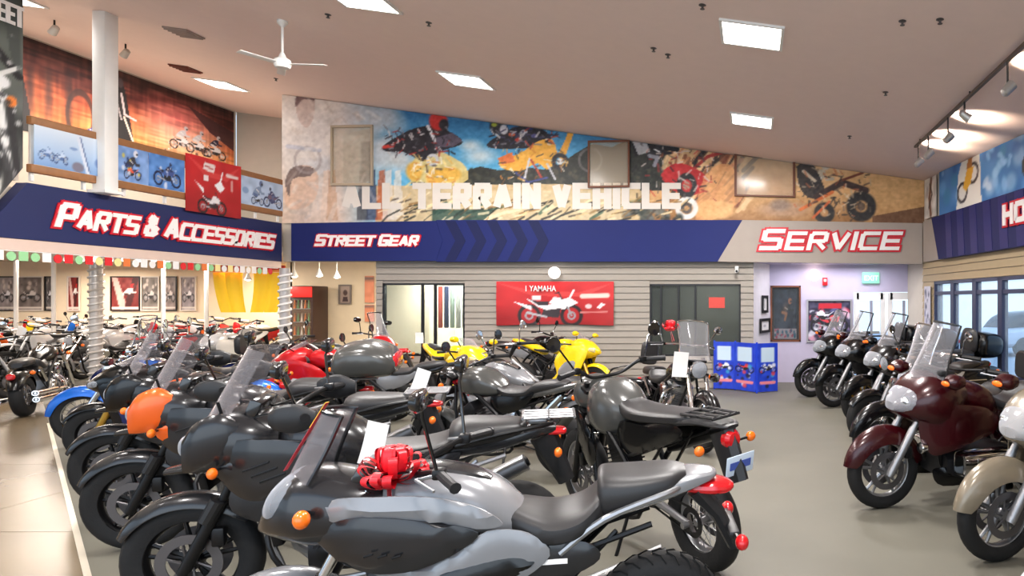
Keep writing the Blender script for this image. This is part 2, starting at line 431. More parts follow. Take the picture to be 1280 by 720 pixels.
GLY = {'S': [[(1, 1), (0, 1), (0, .5), (1, .5), (1, 0), (0, 0)]], 'T': [[(0, 1), (1, 1)], [(.5, 1), (.5, 0)]], 'R': [[(0, 0), (0, 1), (1, 1), (1, .48), (0, .48)], [(.45, .48), (1, 0)]], 'E': [[(1, 1), (0, 1), (0, 0), (1, 0)], [(0, .5), (.9, .5)]],
       'G': [[(1, 1), (0, 1), (0, 0), (1, 0), (1, .45), (.6, .45)]], 'A': [[(0, 0), (.5, 1), (1, 0)], [(.22, .28), (.78, .28)]], 'P': [[(0, 0), (0, 1), (1, 1), (1, .42), (0, .42)]], 'C': [[(1, 1), (0, 1), (0, 0), (1, 0)]], 'O': [[(0, 0), (0, 1), (1, 1), (1, 0), (0, 0)]],
       'I': [[(0, 0), (0, 1)]], 'V': [[(0, 1), (.5, 0), (1, 1)]], 'H': [[(0, 0), (0, 1)], [(1, 0), (1, 1)], [(0, .5), (1, .5)]], 'N': [[(0, 0), (0, 1), (1, 0), (1, 1)]], 'D': [[(0, 0), (0, 1), (1, 1), (1, 0), (0, 0)]], 'L': [[(0, 1), (0, 0), (1, 0)]],
       '&': [[(1, 0), (.12, .8), (.3, 1), (.62, .86), (.62, .7), (.0, .36), (.0, .12), (.2, 0), (.55, 0), (1, .42)]], 'Y': [[(0, 1), (.5, .5), (1, 1)], [(.5, .5), (.5, 0)]], 'M': [[(0, 0), (0, 1), (.5, .4), (1, 1), (1, 0)]]}
def block_text(name, text, m, length, H, loc, rot, parent, t=.2, grow=0.0, depth=.012, shear=.25, small=None, width=.9, gap=.42, serif=False):
    """wide square block capitals as real mesh; t stroke (fraction of H); grow = extra outline in metres"""
    items = []; x = 0.0
    for wd in text.split(' '):
        for i, ch in enumerate(wd):
            h = H if (small is None or i == 0) else H * small; wl = 0 if ch == 'I' else h * width * (1.0 if ch not in '&' else .9)
            items.append((ch, x, h, wl)); x += wl + h * (t + gap - .2)
        x += H * .45
    total = x - H * .45 - H * (gap - .2); k = length / total; b = MB(); cnt = 0
    for ch, x0, h, wl in items:
        th = t * h
        for line in GLY[ch]:
            pts = []
            for i, (px_, pz_) in enumerate(line):
                p = Vector((px_, pz_))
                if 0 < i < len(line) - 1 and ch in 'SRGPCOD' and not (ch == 'D' and px_ == 0):
                    pa, pb = Vector(line[i - 1]), Vector(line[i + 1]); pts += [p + (pa - p) * .16, p + (pb - p) * .16]
                elif ch in 'OD' and i in (0, len(line) - 1) and ch == 'O': pts += [p + (Vector(line[1]) - p) * .16] if i == 0 else [p + (Vector(line[-2]) - p) * .16, p + (Vector(line[1]) - p) * .16]
                else: pts.append(p)
            P3 = [Vector(((x0 + th / 2 + p.x * wl) * k, th / 2 + p.y * (h - th))) for p in pts]
            for p, q_ in zip(P3[:-1], P3[1:]):
                d = (q_ - p)
                if d.length < 1e-6: continue
                d.normalize(); w2 = th / 2 + grow; vert = abs(d.y) > .8; wk = w2 * (1.15 if vert else .92); n_ = Vector((-d.y, d.x)) * wk; e_ = d * (w2 * (.92 if vert else 1.15)) * (1.0 if max(abs(d.x), abs(d.y)) > .97 else .3 + (grow / w2) * .5)
                e1 = e_ if True else 0; q4 = [p - e1 - n_, q_ + e1 - n_, q_ + e1 + n_, p - e1 + n_]
                q4 = [Vector((v.x + shear * v.y, v.y)) for v in q4]
                cnt = (cnt + 1) % 7; b.add([(v.x, v.y, z) for z in (-depth / 2, depth / 2 + cnt * .0007) for v in q4], [(3, 2, 1, 0), (4, 5, 6, 7), (0, 1, 5, 4), (1, 2, 6, 5), (2, 3, 7, 6), (3, 0, 4, 7)])
    return b.build(name, m, parent, 0, loc=loc, rot=rot)
ROT_BACK = (math.pi / 2, 0, 0); ROT_LEFT = (math.pi / 2, 0, math.pi / 2); ROT_RIGHT = (math.pi / 2, 0, -math.pi / 2)
def fit_letters(name, text, m, length, loc, rot, **k):
    """build once to measure, then stretch along x to the wanted length"""
    o, L = lettering(name, text, m, loc=loc, rot=rot, **k)
    for v in o.data.vertices: v.co.x *= length / L
    return o

# ---------------------------------------------------------------- the room
YB = 13.5; XL = -8.7
def bx(px): return (px - CX) * YB / F
def bz(py): return CAMZ + (CY - py) * YB / F
def at(px, py, Y): return Vector(((px - CX) * Y / F, Y, CAMZ + (CY - py) * Y / F))
def xr(Y): return 3.2 + 0.1 * (YB - Y)            # right wall

M_ceil = mat('ceiling_paint', (234, 212, 204), .9, bump=.15, bscale=30, var=.03)
M_wallbeige = mat('beige_paint', (196, 186, 172), .7)
M_siding = mat('siding_paint', (152, 144, 134), .6, var=.05)
M_lav = mat('lavender_paint', (190, 182, 204), .7)
M_cream = mat('cream_paint', (232, 214, 186), .75)
M_white = mat('white_paint', (232, 230, 226), .5)
M_navy = mat('navy_sign', (12, 28, 96), .7, var=.10, scale=1.2)
M_navy2 = mat('navy_sign_dark', (14, 24, 78), .6, var=.08)
M_navyg = mat('navy_sign_grey', (26, 36, 84), .6, var=.12, scale=.8)
M_red = mat('sign_red', (200, 22, 40), .4, var=0)
M_lwhite = mat('letter_white', (240, 236, 232), .4, var=0)
M_black = mat('black_metal', (22, 21, 24), .4)
M_wood = mat('wood_rail', (150, 102, 62), .5, var=.2, scale=14)
M_woodframe = mat('brown_frame', (112, 62, 36), .5, var=.15)
M_steel = mat('brushed_steel', (190, 188, 184), .35, .8)

def carpet_mat():
    m = bpy.data.materials.new('carpet'); m.use_nodes = True; n = m.node_tree; b = n.nodes['Principled BSDF']
    tc = n.nodes.new('ShaderNodeTexCoord'); a = n.nodes.new('ShaderNodeTexNoise'); a.inputs['Scale'].default_value = 1.1; a.inputs['Detail'].default_value = 6
    f = n.nodes.new('ShaderNodeTexNoise'); f.inputs['Scale'].default_value = 160; mx = n.nodes.new('ShaderNodeMix'); mx.data_type = 'RGBA'; ad = n.nodes.new('ShaderNodeMath'); ad.operation = 'MULTIPLY_ADD'
    n.links.new(tc.outputs['Object'], a.inputs['Vector']); n.links.new(tc.outputs['Object'], f.inputs['Vector'])
    n.links.new(f.outputs['Fac'], ad.inputs[0]); ad.inputs[1].default_value = .35; n.links.new(a.outputs['Fac'], ad.inputs[2]); n.links.new(ad.outputs[0], mx.inputs[0])
    mx.inputs[6].default_value = (*s2l((88, 86, 77)), 1); mx.inputs[7].default_value = (*s2l((110, 107, 96)), 1)
    n.links.new(mx.outputs[2], b.inputs['Base Color']); b.inputs['Roughness'].default_value = .55; b.inputs['Specular IOR Level'].default_value = .35
    bp = n.nodes.new('ShaderNodeBump'); bp.inputs['Strength'].default_value = .12; bp.inputs['Distance'].default_value = .004; n.links.new(f.outputs['Fac'], bp.inputs['Height']); n.links.new(bp.outputs[0], b.inputs['Normal'])
    return m
M_carpet = carpet_mat()
M_tile = mat('polished_tile', (112, 98, 78), .26, spec=.28, var=.07, scale=2.0, bump=.02, bscale=8)

def struct(o, **k): o['kind'] = 'structure'; return o
def slab(name, pts, z0, z1, m, parent=None, kind=True):
    b = MB(); n = len(pts); b.add([(x, y, z0) for x, y in pts] + [(x, y, z1) for x, y in pts], [tuple(range(n))[::-1], tuple(range(n, 2 * n))] + [(i, (i + 1) % n, n + (i + 1) % n, n + i) for i in range(n)])
    o = b.build(name, m, parent, angle=0)
    if kind and parent is None: struct(o)
    return o
def wallbox(name, lo, hi, m, parent=None):
    b = MB(); b.box([(lo[i] + hi[i]) / 2 for i in range(3)], [hi[i] - lo[i] for i in range(3)]); o = b.build(name, m, parent, angle=0)
    if parent is None: struct(o)
    return o

floor = slab('floor', [(-26, -3), (5.2, -3), (5.2, 20.5), (-26, 20.5)], -0.2, 0.0, M_carpet)
# polished tile walkway: slabs with open joints, left of the diagonal strip
def clip(poly, a, b, c):
    out = []
    for i in range(len(poly)):
        p, q = poly[i], poly[(i + 1) % len(poly)]; dp, dq = a * p[0] + b * p[1] - c, a * q[0] + b * q[1] - c
        if dp <= 0: out.append(p)
        if dp * dq < 0: t = dp / (dp - dq); out.append((p[0] + t * (q[0] - p[0]), p[1] + t * (q[1] - p[1])))
    return out
D0, D1 = (-8.5, 8.74), (-3.97, 4.3)
dn = (-(D1[1] - D0[1]), D1[0] - D0[0]); dl = math.hypot(*dn); dn = (dn[0] / dl, dn[1] / dl); dc = dn[0] * D0[0] + dn[1] * D0[1]
TS = 2.1
for i in range(-13, 6):
    for j in range(-3, 12):
        x0, y0 = i * TS + .4, j * TS - 1.2; q = [(x0 + .004, y0 + .004), (x0 + TS - .004, y0 + .004), (x0 + TS - .004, y0 + TS - .004), (x0 + .004, y0 + TS - .004)]
        for (a, b_, c_) in ((dn[0], dn[1], dc), (-1, 0, 25.9), (1, 0, 3.6), (0, -1, 2.95), (0, 1, 20.4)):
            q = clip(q, a, b_, c_)
            if len(q) < 3: break
        if len(q) >= 3:
            slab('floor_tile', q, 0.0005, 0.008, M_tile, floor)
L = Vector((D1[0] - D0[0], D1[1] - D0[1], 0)); mid = Vector(D0).to_3d() + L * .66
b = MB(); b.box((0, 0, 0), (L.length * 1.7, .035, .012)); struct(b.build('trim_1', mat('strip_metal', (214, 204, 186), .35, .3), None, 0, loc=(mid.x, mid.y, .0065), rot=(0, 0, math.atan2(L.y, L.x))))

# ceiling: one sloping plane over the hall and the loft
b = MB(); b.add([(-12, -3, ceil_z(-12)), (5, -3, ceil_z(5)), (5, 16.6, ceil_z(5)), (-12, 16.6, ceil_z(-12)), (-12, -3, ceil_z(-12) + .15), (5, -3, ceil_z(5) + .15), (5, 16.6, ceil_z(5) + .15), (-12, 16.6, ceil_z(-12) + .15)], [(0, 1, 2, 3), (4, 7, 6, 5), (0, 4, 5, 1), (1, 5, 6, 2), (2, 6, 7, 3), (3, 7, 4, 0)])
ceiling = struct(b.build('ceiling', M_ceil, None, 0))

# back wall with openings, sided in horizontal planks
WB = bz(327)      # underside of the sign band
wall_back = struct(empty('wall_back', (0, YB, 0)))
def wbbox(name, x0, x1, z0, z1, y0=YB + .02, y1=YB + .16, m=M_wallbeige, parent=None):
    o = wallbox(name, (x0, y0, z0), (x1, y1, z1), m, parent or wall_back); o.location = (0, -YB, 0); return o
W1 = (bx(478), bx(581), bz(445), bz(354)); W2 = (bx(812), bx(926), bz(445), bz(355))
XS0, XS1 = bx(470), bx(942)
cells = [(XS0, W1[0], 0, WB), (W1[0], W1[1], 0, W1[2]), (W1[0], W1[1], W1[3], WB), (W1[1], W2[0], 0, WB), (W2[0], W2[1], 0, W2[2]), (W2[0], W2[1], W2[3], WB), (W2[1], XS1, 0, WB)]
b = MB()
for x0, x1, z0, z1 in cells: b.box(((x0 + x1) / 2, .09, (z0 + z1) / 2), (x1 - x0, .14, z1 - z0))
b.build('wall_core', M_siding, wall_back, 0)
PH = WB / 20
for k in range(20):
    z0, z1 = k * PH, (k + 1) * PH
    spans = [(XS0, XS1)]
    for (a, c, lo, hi) in (W1, W2):
        if z1 > lo + .01 and z0 < hi - .01:
            spans = [p for (s0, s1) in spans for p in ((s0, min(s1, a)), (max(s0, c), s1)) if p[1] - p[0] > .02]
    for s0, s1 in spans:
        b = MB(); y = .0; b.add([(s0, y + .022, z0 + .008), (s1, y + .022, z0 + .008), (s1, y + .022, z1), (s0, y + .022, z1), (s0, y - .012, z0 + .008), (s1, y - .012, z0 + .008), (s1, y + .006, z1), (s0, y + .006, z1)],
                       [(0, 3, 2, 1), (4, 5, 6, 7), (0, 1, 5, 4), (3, 7, 6, 2), (0, 4, 7, 3), (1, 2, 6, 5)])
        b.build('plank', M_siding, wall_back, 0)
# upper wall above the sign (behind the mural) and the beige lintel over the gear-room opening
TOPB = lambda x: ceil_z(x) + .05
b = MB(); xa, xb_ = bx(353), 3.25
b.add([(xa, .02, WB), (xb_, .02, WB), (xb_, .02, TOPB(xb_)), (xa, .02, TOPB(xa)), (xa, .18, WB), (xb_, .18, WB), (xb_, .18, TOPB(xb_)), (xa, .18, TOPB(xa))], [(0, 1, 2, 3), (4, 7, 6, 5), (0, 4, 5, 1), (1, 5, 6, 2), (2, 6, 7, 3), (3, 7, 4, 0)])
b.build('upper_wall', M_wallbeige, wall_back, 0)

# office windows: black frames, mullions, panes
M_glassd = glass('window_glass', (120, 128, 124), .10)
def window(n, x0, x1, z0, z1, mull, rails=(), y=YB + .05, fm=M_black, gm=None, t=.035, name='window'):
    e = struct(empty('%s_%d' % (name, n), ((x0 + x1) / 2, y, z0)))
    ox, oz = (x0 + x1) / 2, z0; b = MB()
    for s in (x0 + t / 2, x1 - t / 2): b.box((s - ox, 0, (z1 - z0) / 2), (t, .09, z1 - z0))
    for s in (z0 + t / 2, z1 - t / 2): b.box((0, 0, s - oz), (x1 - x0, .09, t))
    b.build('window_frame', fm, e, 0); xs = [x0] + list(mull) + [x1]
    for q in mull: MB().box((q - ox, 0, (z1 - z0) / 2), (t, .07, z1 - z0 - 2 * t)).build('mullion', fm, e, 0)
    for q in rails: MB().box((0, 0, q - oz), (x1 - x0 - 2 * t, .06, t)).build('rail', fm, e, 0)
    for a, c in zip(xs[:-1], xs[1:]): MB().box(((a + c) / 2 - ox, .01, (z1 - z0) / 2), (c - a - t, .008, z1 - z0 - 2 * t)).build('pane', gm or M_glassd, e, 0)
    return e
window(1, *W1[:2], W1[2], W1[3], [bx(527), bx(543)])
window(2, *W2[:2], W2[2], W2[3], [bx(826), bx(848), bx(869)])
# what stands behind the two office windows
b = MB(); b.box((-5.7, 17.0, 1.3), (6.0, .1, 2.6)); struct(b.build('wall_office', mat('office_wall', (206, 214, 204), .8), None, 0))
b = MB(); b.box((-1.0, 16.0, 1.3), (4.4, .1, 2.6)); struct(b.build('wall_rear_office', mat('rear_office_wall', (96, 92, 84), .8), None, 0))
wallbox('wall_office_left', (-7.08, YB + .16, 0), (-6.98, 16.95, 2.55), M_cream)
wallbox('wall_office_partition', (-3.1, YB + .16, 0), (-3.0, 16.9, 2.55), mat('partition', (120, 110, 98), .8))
wallbox('ceiling_office', (-7.1, YB + .16, 2.56), (3.2, 17.1, 2.66), M_white)
o = wallbox('office_screen', (-6.0, 15.4, .0), (-5.1, 15.46, 2.15), mat('office_dark_red', (92, 26, 24), .6)); del o['kind']; tag(o, 'dark red partition screen seen through the right part of the left office window', 'partition')
rgi = random.Random(4)
for k in range(7):
    cx_ = -6.75 + k * .13; o = MB().box((0, 0, .46), (.10, .05, .90), ch=.02).build('hanging_jacket', mat('cloth_%d' % k, rgi.choice([(180, 200, 190), (200, 90, 80), (60, 70, 110), (210, 215, 210), (120, 150, 140)]), .8), None, 30, loc=(cx_, 15.6, 1.035))
    tag(o, 'jacket hanging behind the glass of the left office window, %s from the left' % ['first', 'second', 'third', 'fourth', 'fifth', 'sixth', 'last'][k], 'jacket', 'jackets in the office')
o = MB().tube([(-6.88, 15.6, 1.97), (-5.85, 15.6, 1.97)], .015, 8).tube([(-6.88, 15.6, 0), (-6.88, 15.6, 1.97)], .02, 8).tube([(-5.85, 15.6, 0), (-5.85, 15.6, 1.97)], .02, 8).build('clothes_rail', M_steel); tag(o, 'steel clothes rail carrying jackets behind the left office window', 'rail')

# recess at the entry (lavender), right of the planks
YR = 14.45
def rx(px): return (px - CX) * YR / F
def rz(py): return CAMZ + (CY - py) * YR / F
b = MB(); b.add([(XS1, YB, 0), (rx(962), YR, 0), (rx(962), YR, 2.4), (XS1, YB, 2.4), (XS1 - .02, YB + .16, 0), (rx(962) - .12, YR + .1, 0), (rx(962) - .12, YR + .1, 2.4), (XS1 - .02, YB + .16, 2.4)], [(0, 1, 2, 3), (4, 7, 6, 5), (0, 4, 5, 1), (1, 5, 6, 2), (2, 6, 7, 3), (3, 7, 4, 0)])
struct(b.build('wall_entry_side', mat('entry_white', (226, 222, 226), .7), None, 0))
we = struct(empty('wall_entry', (0, YR, 0)))
RW = (rx(963), rx(1001), rz(427), rz(357)); RD = (rx(1067), rx(1148), 0, rz(365)); XE1 = 3.75
b = MB()
for x0, x1, z0, z1 in [(rx(962) - .1, RW[0], 0, 2.5), (RW[0], RW[1], 0, RW[2]), (RW[0], RW[1], RW[3], 2.5), (RW[1], RD[0], 0, 2.5), (RD[0], RD[1], RD[3], 2.5), (RD[1], XE1, 0, 2.5)]:
    b.box(((x0 + x1) / 2, .06, (z0 + z1) / 2), (x1 - x0, .12, z1 - z0))
b.build('wall_core', M_lav, we, 0)
o = wallbox('ceiling_entry', (XS1 - .1, YB + .19, 2.36), (XE1, YR + .1, 2.44), M_lav)
window(3, RW[0], RW[1], RW[2], RW[3], [], y=YR + .03, fm=M_woodframe)
# poster inside the entry window
Pn = Painter(100, 150, 2, (60, 66, 88)); Pn.noise(30, 12, 12, 3); Pn.rider(48, 90, 60, (40, 40, 50), (190, 120, 80), 1, (210, 130, 90)); Pn.ell(50, 60, 16, 30, (210, 150, 120), .5, .8); Pn.poly([(0, 118), (100, 118), (100, 150), (0, 150)], (206, 196, 206)); Pn.blobs(30, 5, 95, 122, 146, (3, 8), [(220, 90, 120), (60, 120, 150), (240, 200, 210)], 5)
o = printed('window_poster', Pn, (rx(968), YR + .115, rz(424)), (rx(996) - rx(968), 0, 0), (0, 0, rz(362) - rz(424)), 40, 60); tag(o, 'rider poster inside the wood-framed window beside the entry recess', 'poster')
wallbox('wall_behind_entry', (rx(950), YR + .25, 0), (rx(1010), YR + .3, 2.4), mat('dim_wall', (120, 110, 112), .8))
# glazed double doors in the recess
M_sky = glass('door_glass', (200, 222, 240), .08)
for k, (a, c) in enumerate([(rx(1068), rx(1107)), (rx(1110), rx(1147))]):
    d = struct(empty('door_%d' % (k + 1), ((a + c) / 2, YR + .04, 0))); wv = (c - a) / 2; b = MB(); H = RD[3] - .02
    for s in (-1, 1): b.box((s * (wv - .05), 0, H / 2), (.09, .05, H))
    for z in (.1, H - .06): b.box((0, 0, z), (2 * wv - .1, .05, .14))
    b.build('door_frame', M_white, d, 0)
    MB().box((0, 0, H / 2), (2 * wv - .2, .01, H - .3)).build('pane', M_sky, d, 0); MB().box((0, -.045, 1.0), (2 * wv - .25, .03, .05)).build('push_bar', M_steel, d, 0)
    MB().box((wv * .1, 0, H / 2), (.05, .04, H - .3)).build('door_stile', mat('grey_stile', (150, 150, 165), .5), d, 0)

# entry fittings
def fitting(name, mb, m, loc, label, cat, rot=None): return tag(mb.build(name, m, None, 35, loc=loc, rot=rot), label, cat)
e = tag(empty('exit_sign', (rx(1088), YR - .01, rz(355))), 'small green EXIT sign high on the lavender entry wall', 'sign')
MB().box((0, -.03, .12), (.34, .06, .22), ch=.01).build('sign_box', mat('exit_green', (120, 200, 160), .4, emit=.5, var=0), e)
lettering('lettering', 'EXIT', M_lwhite, .14, (-.13, -.062, .07), ROT_BACK, e, depth=.004, bold=.01)
for k, (px, py, Y, lab) in enumerate([(1018, 344, YR, 'lit globe wall lamp on the lavender entry wall'), (693, 341, YB, 'round white globe lamp above the red banner on the plank wall')]):
    p = at(px, py, Y - .12); e = tag(empty('wall_lamp', p), lab, 'lamp')
    MB().ell((0, 0, 0), (.115, .10, .115)).build('globe', mat('globe_glow_%d' % k, (255, 236, 214) if k == 0 else (250, 246, 240), .4, emit=3.0 if k == 0 else .9, var=0), e)
    MB().lathe([(.06, 0), (.06, .04), (.045, .10)][::-1], (0, 0, 0), (0, 1, 0), 16).build('wall_plate', M_white, e)
e = tag(empty('alarm_strobe', at(1031, 352, YR)), 'small red fire alarm strobe beside the lit globe lamp', 'alarm'); MB().box((0, -.03, 0), (.1, .06, .16), ch=.01).build('housing', mat('alarm_red', (205, 30, 40), .4), e); MB().box((0, -.07, .02), (.05, .03, .05), ch=.008).build('strobe_lens', M_lwhite, e)
e = tag(empty('security_camera', at(921, 336, YB)), 'small white security camera under the sign band left of the entry', 'camera'); MB().box((0, -.03, 0), (.07, .06, .1), ch=.01).build('mount', M_white, e); MB().tube([(0, -.04, -.02), (0, -.16, -.05)], .035, 10).build('camera_body', M_white, e); MB().tube([(0, -.16, -.05), (0, -.17, -.053)], .022, 10).build('lens', M_black, e)
def framed(name, P, c, w_, h_, fm, label, cat='picture', nx=24, nz=24, fr=.035, rotz=0, group=None):
    e = tag(empty(name, c, rotz), label, cat, group); b = MB()
    for s in (-1, 1): b.box((s * (w_ / 2 - fr / 2), -.015, 0), (fr, .03, h_)); b.box((0, -.015, s * (h_ / 2 - fr / 2)), (w_ - 2 * fr, .03, fr))
    b.build('picture_frame', fm, e, 0); printed('print', P, (-w_ / 2 + fr, -.002, -h_ / 2 + fr), (w_ - 2 * fr, 0, 0), (0, 0, h_ - 2 * fr), nx, nz, e, th=.006)
    return e
ang = math.atan2(YR - YB, rx(962) - XS1)
pm = lambda t: Vector((XS1 + (rx(962) - XS1) * t, YB + (YR - YB) * t, 0)) + Vector((math.sin(ang), -math.cos(ang), 0)) * .012
Pq = Painter(40, 90, 1, (225, 222, 218)); Pq.line([(20, 15), (20, 75)], 6, (120, 120, 125)); q = pm(.62); q.z = 1.65 - .08; framed('certificate_frame', Pq, q, .34, .34, M_black, 'narrow black-framed certificate on the angled white wall, the upper one', rotz=ang, fr=.05)
Pq = Painter(60, 60, 1, (236, 234, 232)); Pq.ell(30, 32, 12, 10, (150, 150, 160), .7); q = pm(.62); q.z = 1.15; framed('certificate_frame', Pq, q, .6, .28, M_black, 'wide black-framed certificate on the angled white wall, below the narrow one', rotz=ang, fr=.05)
Pq = Painter(120, 110, 2, (50, 46, 70)); Pq.noise(30, 8, 8, 9); Pq.blobs(50, 5, 115, 25, 105, (4, 11), [(225, 225, 235), (30, 30, 50), (90, 90, 140), (180, 50, 70), (220, 170, 190)], 8, .85, 2.0); Pq.poly([(30, 6), (95, 6), (95, 20), (30, 20)], (190, 30, 45)); Pq.bike(60, 85, 70, (210, 60, 70)); Pq.bike(45, 60, 50, (230, 230, 240), -1)
framed('framed_poster', Pq, (rx(1036.5), YR - .005, rz(401)), rx(1065) - rx(1008), rz(374) - rz(428), mat('silver_frame', (170, 168, 172), .4, .5), 'large motorcycle race poster on the lavender entry wall', 'poster', 60, 56)

# right wall: planked below, sign band, print strip above
wr_ = struct(empty('wall_right', (0, 0, 0)))
RWY0, RWY1 = 9.45, 12.9                                   # window range in depth
ZB = 2.35
def rwall_quad(b, y0, y1, z0, z1, d0=0.0, d1=.12, ztop=None):
    P8 = []
    for d in (d0, d1):
        for (y, z) in ((y0, z0), (y1, z0), (y1, z1 if ztop is None else ztop(y1)), (y0, z1 if ztop is None else ztop(y0))): P8.append((xr(y) + d, y, z))
    b.add(P8, [(0, 1, 2, 3), (4, 7, 6, 5), (0, 4, 5, 1), (1, 5, 6, 2), (2, 6, 7, 3), (3, 7, 4, 0)])
WZ0, WZ1 = .55, 1.98
b = MB()
for (y0, y1, z0, z1) in [(-3, RWY0, 0, ZB), (RWY0, RWY1, 0, WZ0), (RWY0, RWY1, WZ1, ZB), (RWY1, YR, 0, ZB)]: rwall_quad(b, y0, y1, z0, z1, .02, .16)
rwall_quad(b, -3, YR, ZB, 0, .02, .16, ztop=lambda y: ceil_z(xr(y)) + .05)
b.build('wall_core', M_wallbeige, wr_, 0)
M_sidingw = mat('siding_warm', (172, 152, 120), .6, var=.05)
for k in range(19):
    z0, z1 = k * ZB / 19, (k + 1) * ZB / 19
    for (y0, y1) in ([(2.0, RWY0), (RWY1, YB - .01)] if (z1 > WZ0 + .02 and z0 < WZ1 - .02) else [(2.0, YB - .01)]):
        b = MB(); b.add([(xr(y0) + .02, y0, z0 + .008), (xr(y1) + .02, y1, z0 + .008), (xr(y1) + .02, y1, z1), (xr(y0) + .02, y0, z1), (xr(y0) - .012, y0, z0 + .008), (xr(y1) - .012, y1, z0 + .008), (xr(y1) + .006, y1, z1), (xr(y0) + .006, y0, z1)], [(0, 3, 2, 1), (4, 5, 6, 7), (0, 1, 5, 4), (3, 7, 6, 2), (0, 4, 7, 3), (1, 2, 6, 5)])
        b.build('plank', M_sidingw, wr_, 0)
wn = struct(empty('window_4', (xr(11.2), 11.2, WZ0))); W4 = wn.location
b = MB()
ys = [RWY0, 10.25, 11.15, 12.05, RWY1]
for (y0, y1, z0, z1) in [(RWY0, RWY1, WZ0, WZ0 + .06), (RWY0, RWY1, WZ1 - .05, WZ1), (RWY0, RWY0 + .05, WZ0, WZ1), (RWY1 - .05, RWY1, WZ0, WZ1)]: rwall_quad(b, y0, y1, z0, z1, .0, .1)
M_fr4 = mat('dark_blue_frame', (48, 52, 78), .4)
o = b.build('window_frame', M_fr4, wn, 0); o.location = -W4
for i in range(1, 4):
    b = MB(); rwall_quad(b, ys[i] - .07, ys[i] + .07, WZ0, WZ1, .0, .09); o = b.build('mullion', M_fr4, wn, 0); o.location = -W4
b = MB(); rwall_quad(b, RWY0, RWY1, WZ1 - .24, WZ1 - .18, .01, .08); o = b.build('rail', M_fr4, wn, 0); o.location = -W4
for i in range(4):
    b = MB(); rwall_quad(b, ys[i], ys[i + 1], WZ0 + .05, WZ1 - .05, .04, .05); o = b.build('pane', M_sky, wn, 0); o.location = -W4
# daylight outside: ground and pale vehicles would be beyond; a light paved apron
ap = slab('ground_outside', [(4.9, -3), (30, -3), (30, 40), (2.0, 40), (2.0, 17.3), (4.9, 17.3)], -.3, -.15, mat('pale_paving', (186, 190, 196), .8))
for (x, y, c, lab) in [(9.5, 24.0, (210, 216, 226), 'pale silver car parked outside, seen through the window wall'), (12.5, 30.0, (70, 110, 170), 'blue car parked outside beyond the pale one')]:
    e = tag(empty('parked_car', (x, y, -.15), .35), lab, 'car'); M_ = mat('car_' + str(c[0]), c, .3, coat=.5)
    MB().loft([(-2.1, .35, .75, .7), (-1.8, .28, .9, .85), (-.9, .25, .95, .88), (.9, .25, .93, .88), (1.8, .28, .85, .82), (2.1, .35, .65, .65)], 20, 4, ex=4).build('body', M_, e)
    MB().loft([(-1.7, .85, .95, .6), (-1.2, .85, 1.38, .66), (.2, .85, 1.42, .66), (.9, .85, 1.0, .7)], 20, 4, ex=3).build('cabin', mat('car_glass', (40, 50, 60), .1), e)
    for sx in (-1.3, 1.3):
        for sy in (-.8, .8): MB().lathe([(.2, -.1), (.31, -.09), (.31, .09), (.2, .1)], (sx, sy, .31), 'y', 18).build('wheel', M_black, e)

# sign bands ------------------------------------------------------------
ZT = bz(276)
def band_front(name, pts, m, parent, y0=YB - .16, y1=YB - .02):
    """pts (px,py) read on the wall plane"""
    P = [((px - CX) * y0 / F, CAMZ + (CY - py) * y0 / F) for px, py in pts]; n = len(P); b = MB()
    b.add([(x, y0, z) for x, z in P] + [(x, y1, z) for x, z in P], [tuple(range(n)), tuple(range(n, 2 * n))[::-1]] + [(i, (i + 1) % n, n + (i + 1) % n, n + i) for i in range(n)])
    return b.build(name, m, parent, 0)
sb = tag(empty('wall_sign_band', (0, 0, 0)), 'long blue sign band across the far wall reading STREET GEAR', 'sign')
band_front('band_panel', [(364, 279), (364, 326), (545, 326), (553, 301), (545, 276)], M_navy, sb, y0=YB - .17)
band_front('band_panel', [(545, 275), (553, 301), (545, 327), (897, 327), (928, 275)], M_navy, sb)
for i in range(5):
    x = 556 + i * 26; band_front('chevron', [(x, 276), (x + 13, 301), (x, 326), (x + 13, 326), (x + 26, 301), (x + 13, 276)], mat('chevron_navy', (6, 18, 70), .7, var=.1), sb, y0=YB - .166, y1=YB - .15)
for (m_, gr, dy) in ((M_red, .018, 0), (M_lwhite, .0, -.012)):
    block_text('lettering', 'STREET GEAR', m_, 1.88, .225, (at(394, 308, YB - .18).x, YB - .18 + dy, at(394, 308, YB - .18).z), ROT_BACK, sb, t=.24, grow=gr, small=.92)
ss = tag(empty('service_sign', (0, 0, 0)), 'beige sign panel with white and red SERVICE lettering over the entry', 'sign')
band_front('sign_panel', [(928, 275), (897, 327), (1153, 330), (1153, 279)], mat('sign_beige', (160, 148, 138), .5), ss)
for (m_, gr, dy) in ((M_red, .035, 0), (M_lwhite, .0, -.012)):
    block_text('lettering', 'SERVICE', m_, 2.56, .40, (at(949, 314, YB - .18).x, YB - .175 + dy, at(949, 313, YB - .18).z), ROT_BACK, ss, t=.21, grow=gr, small=.88)
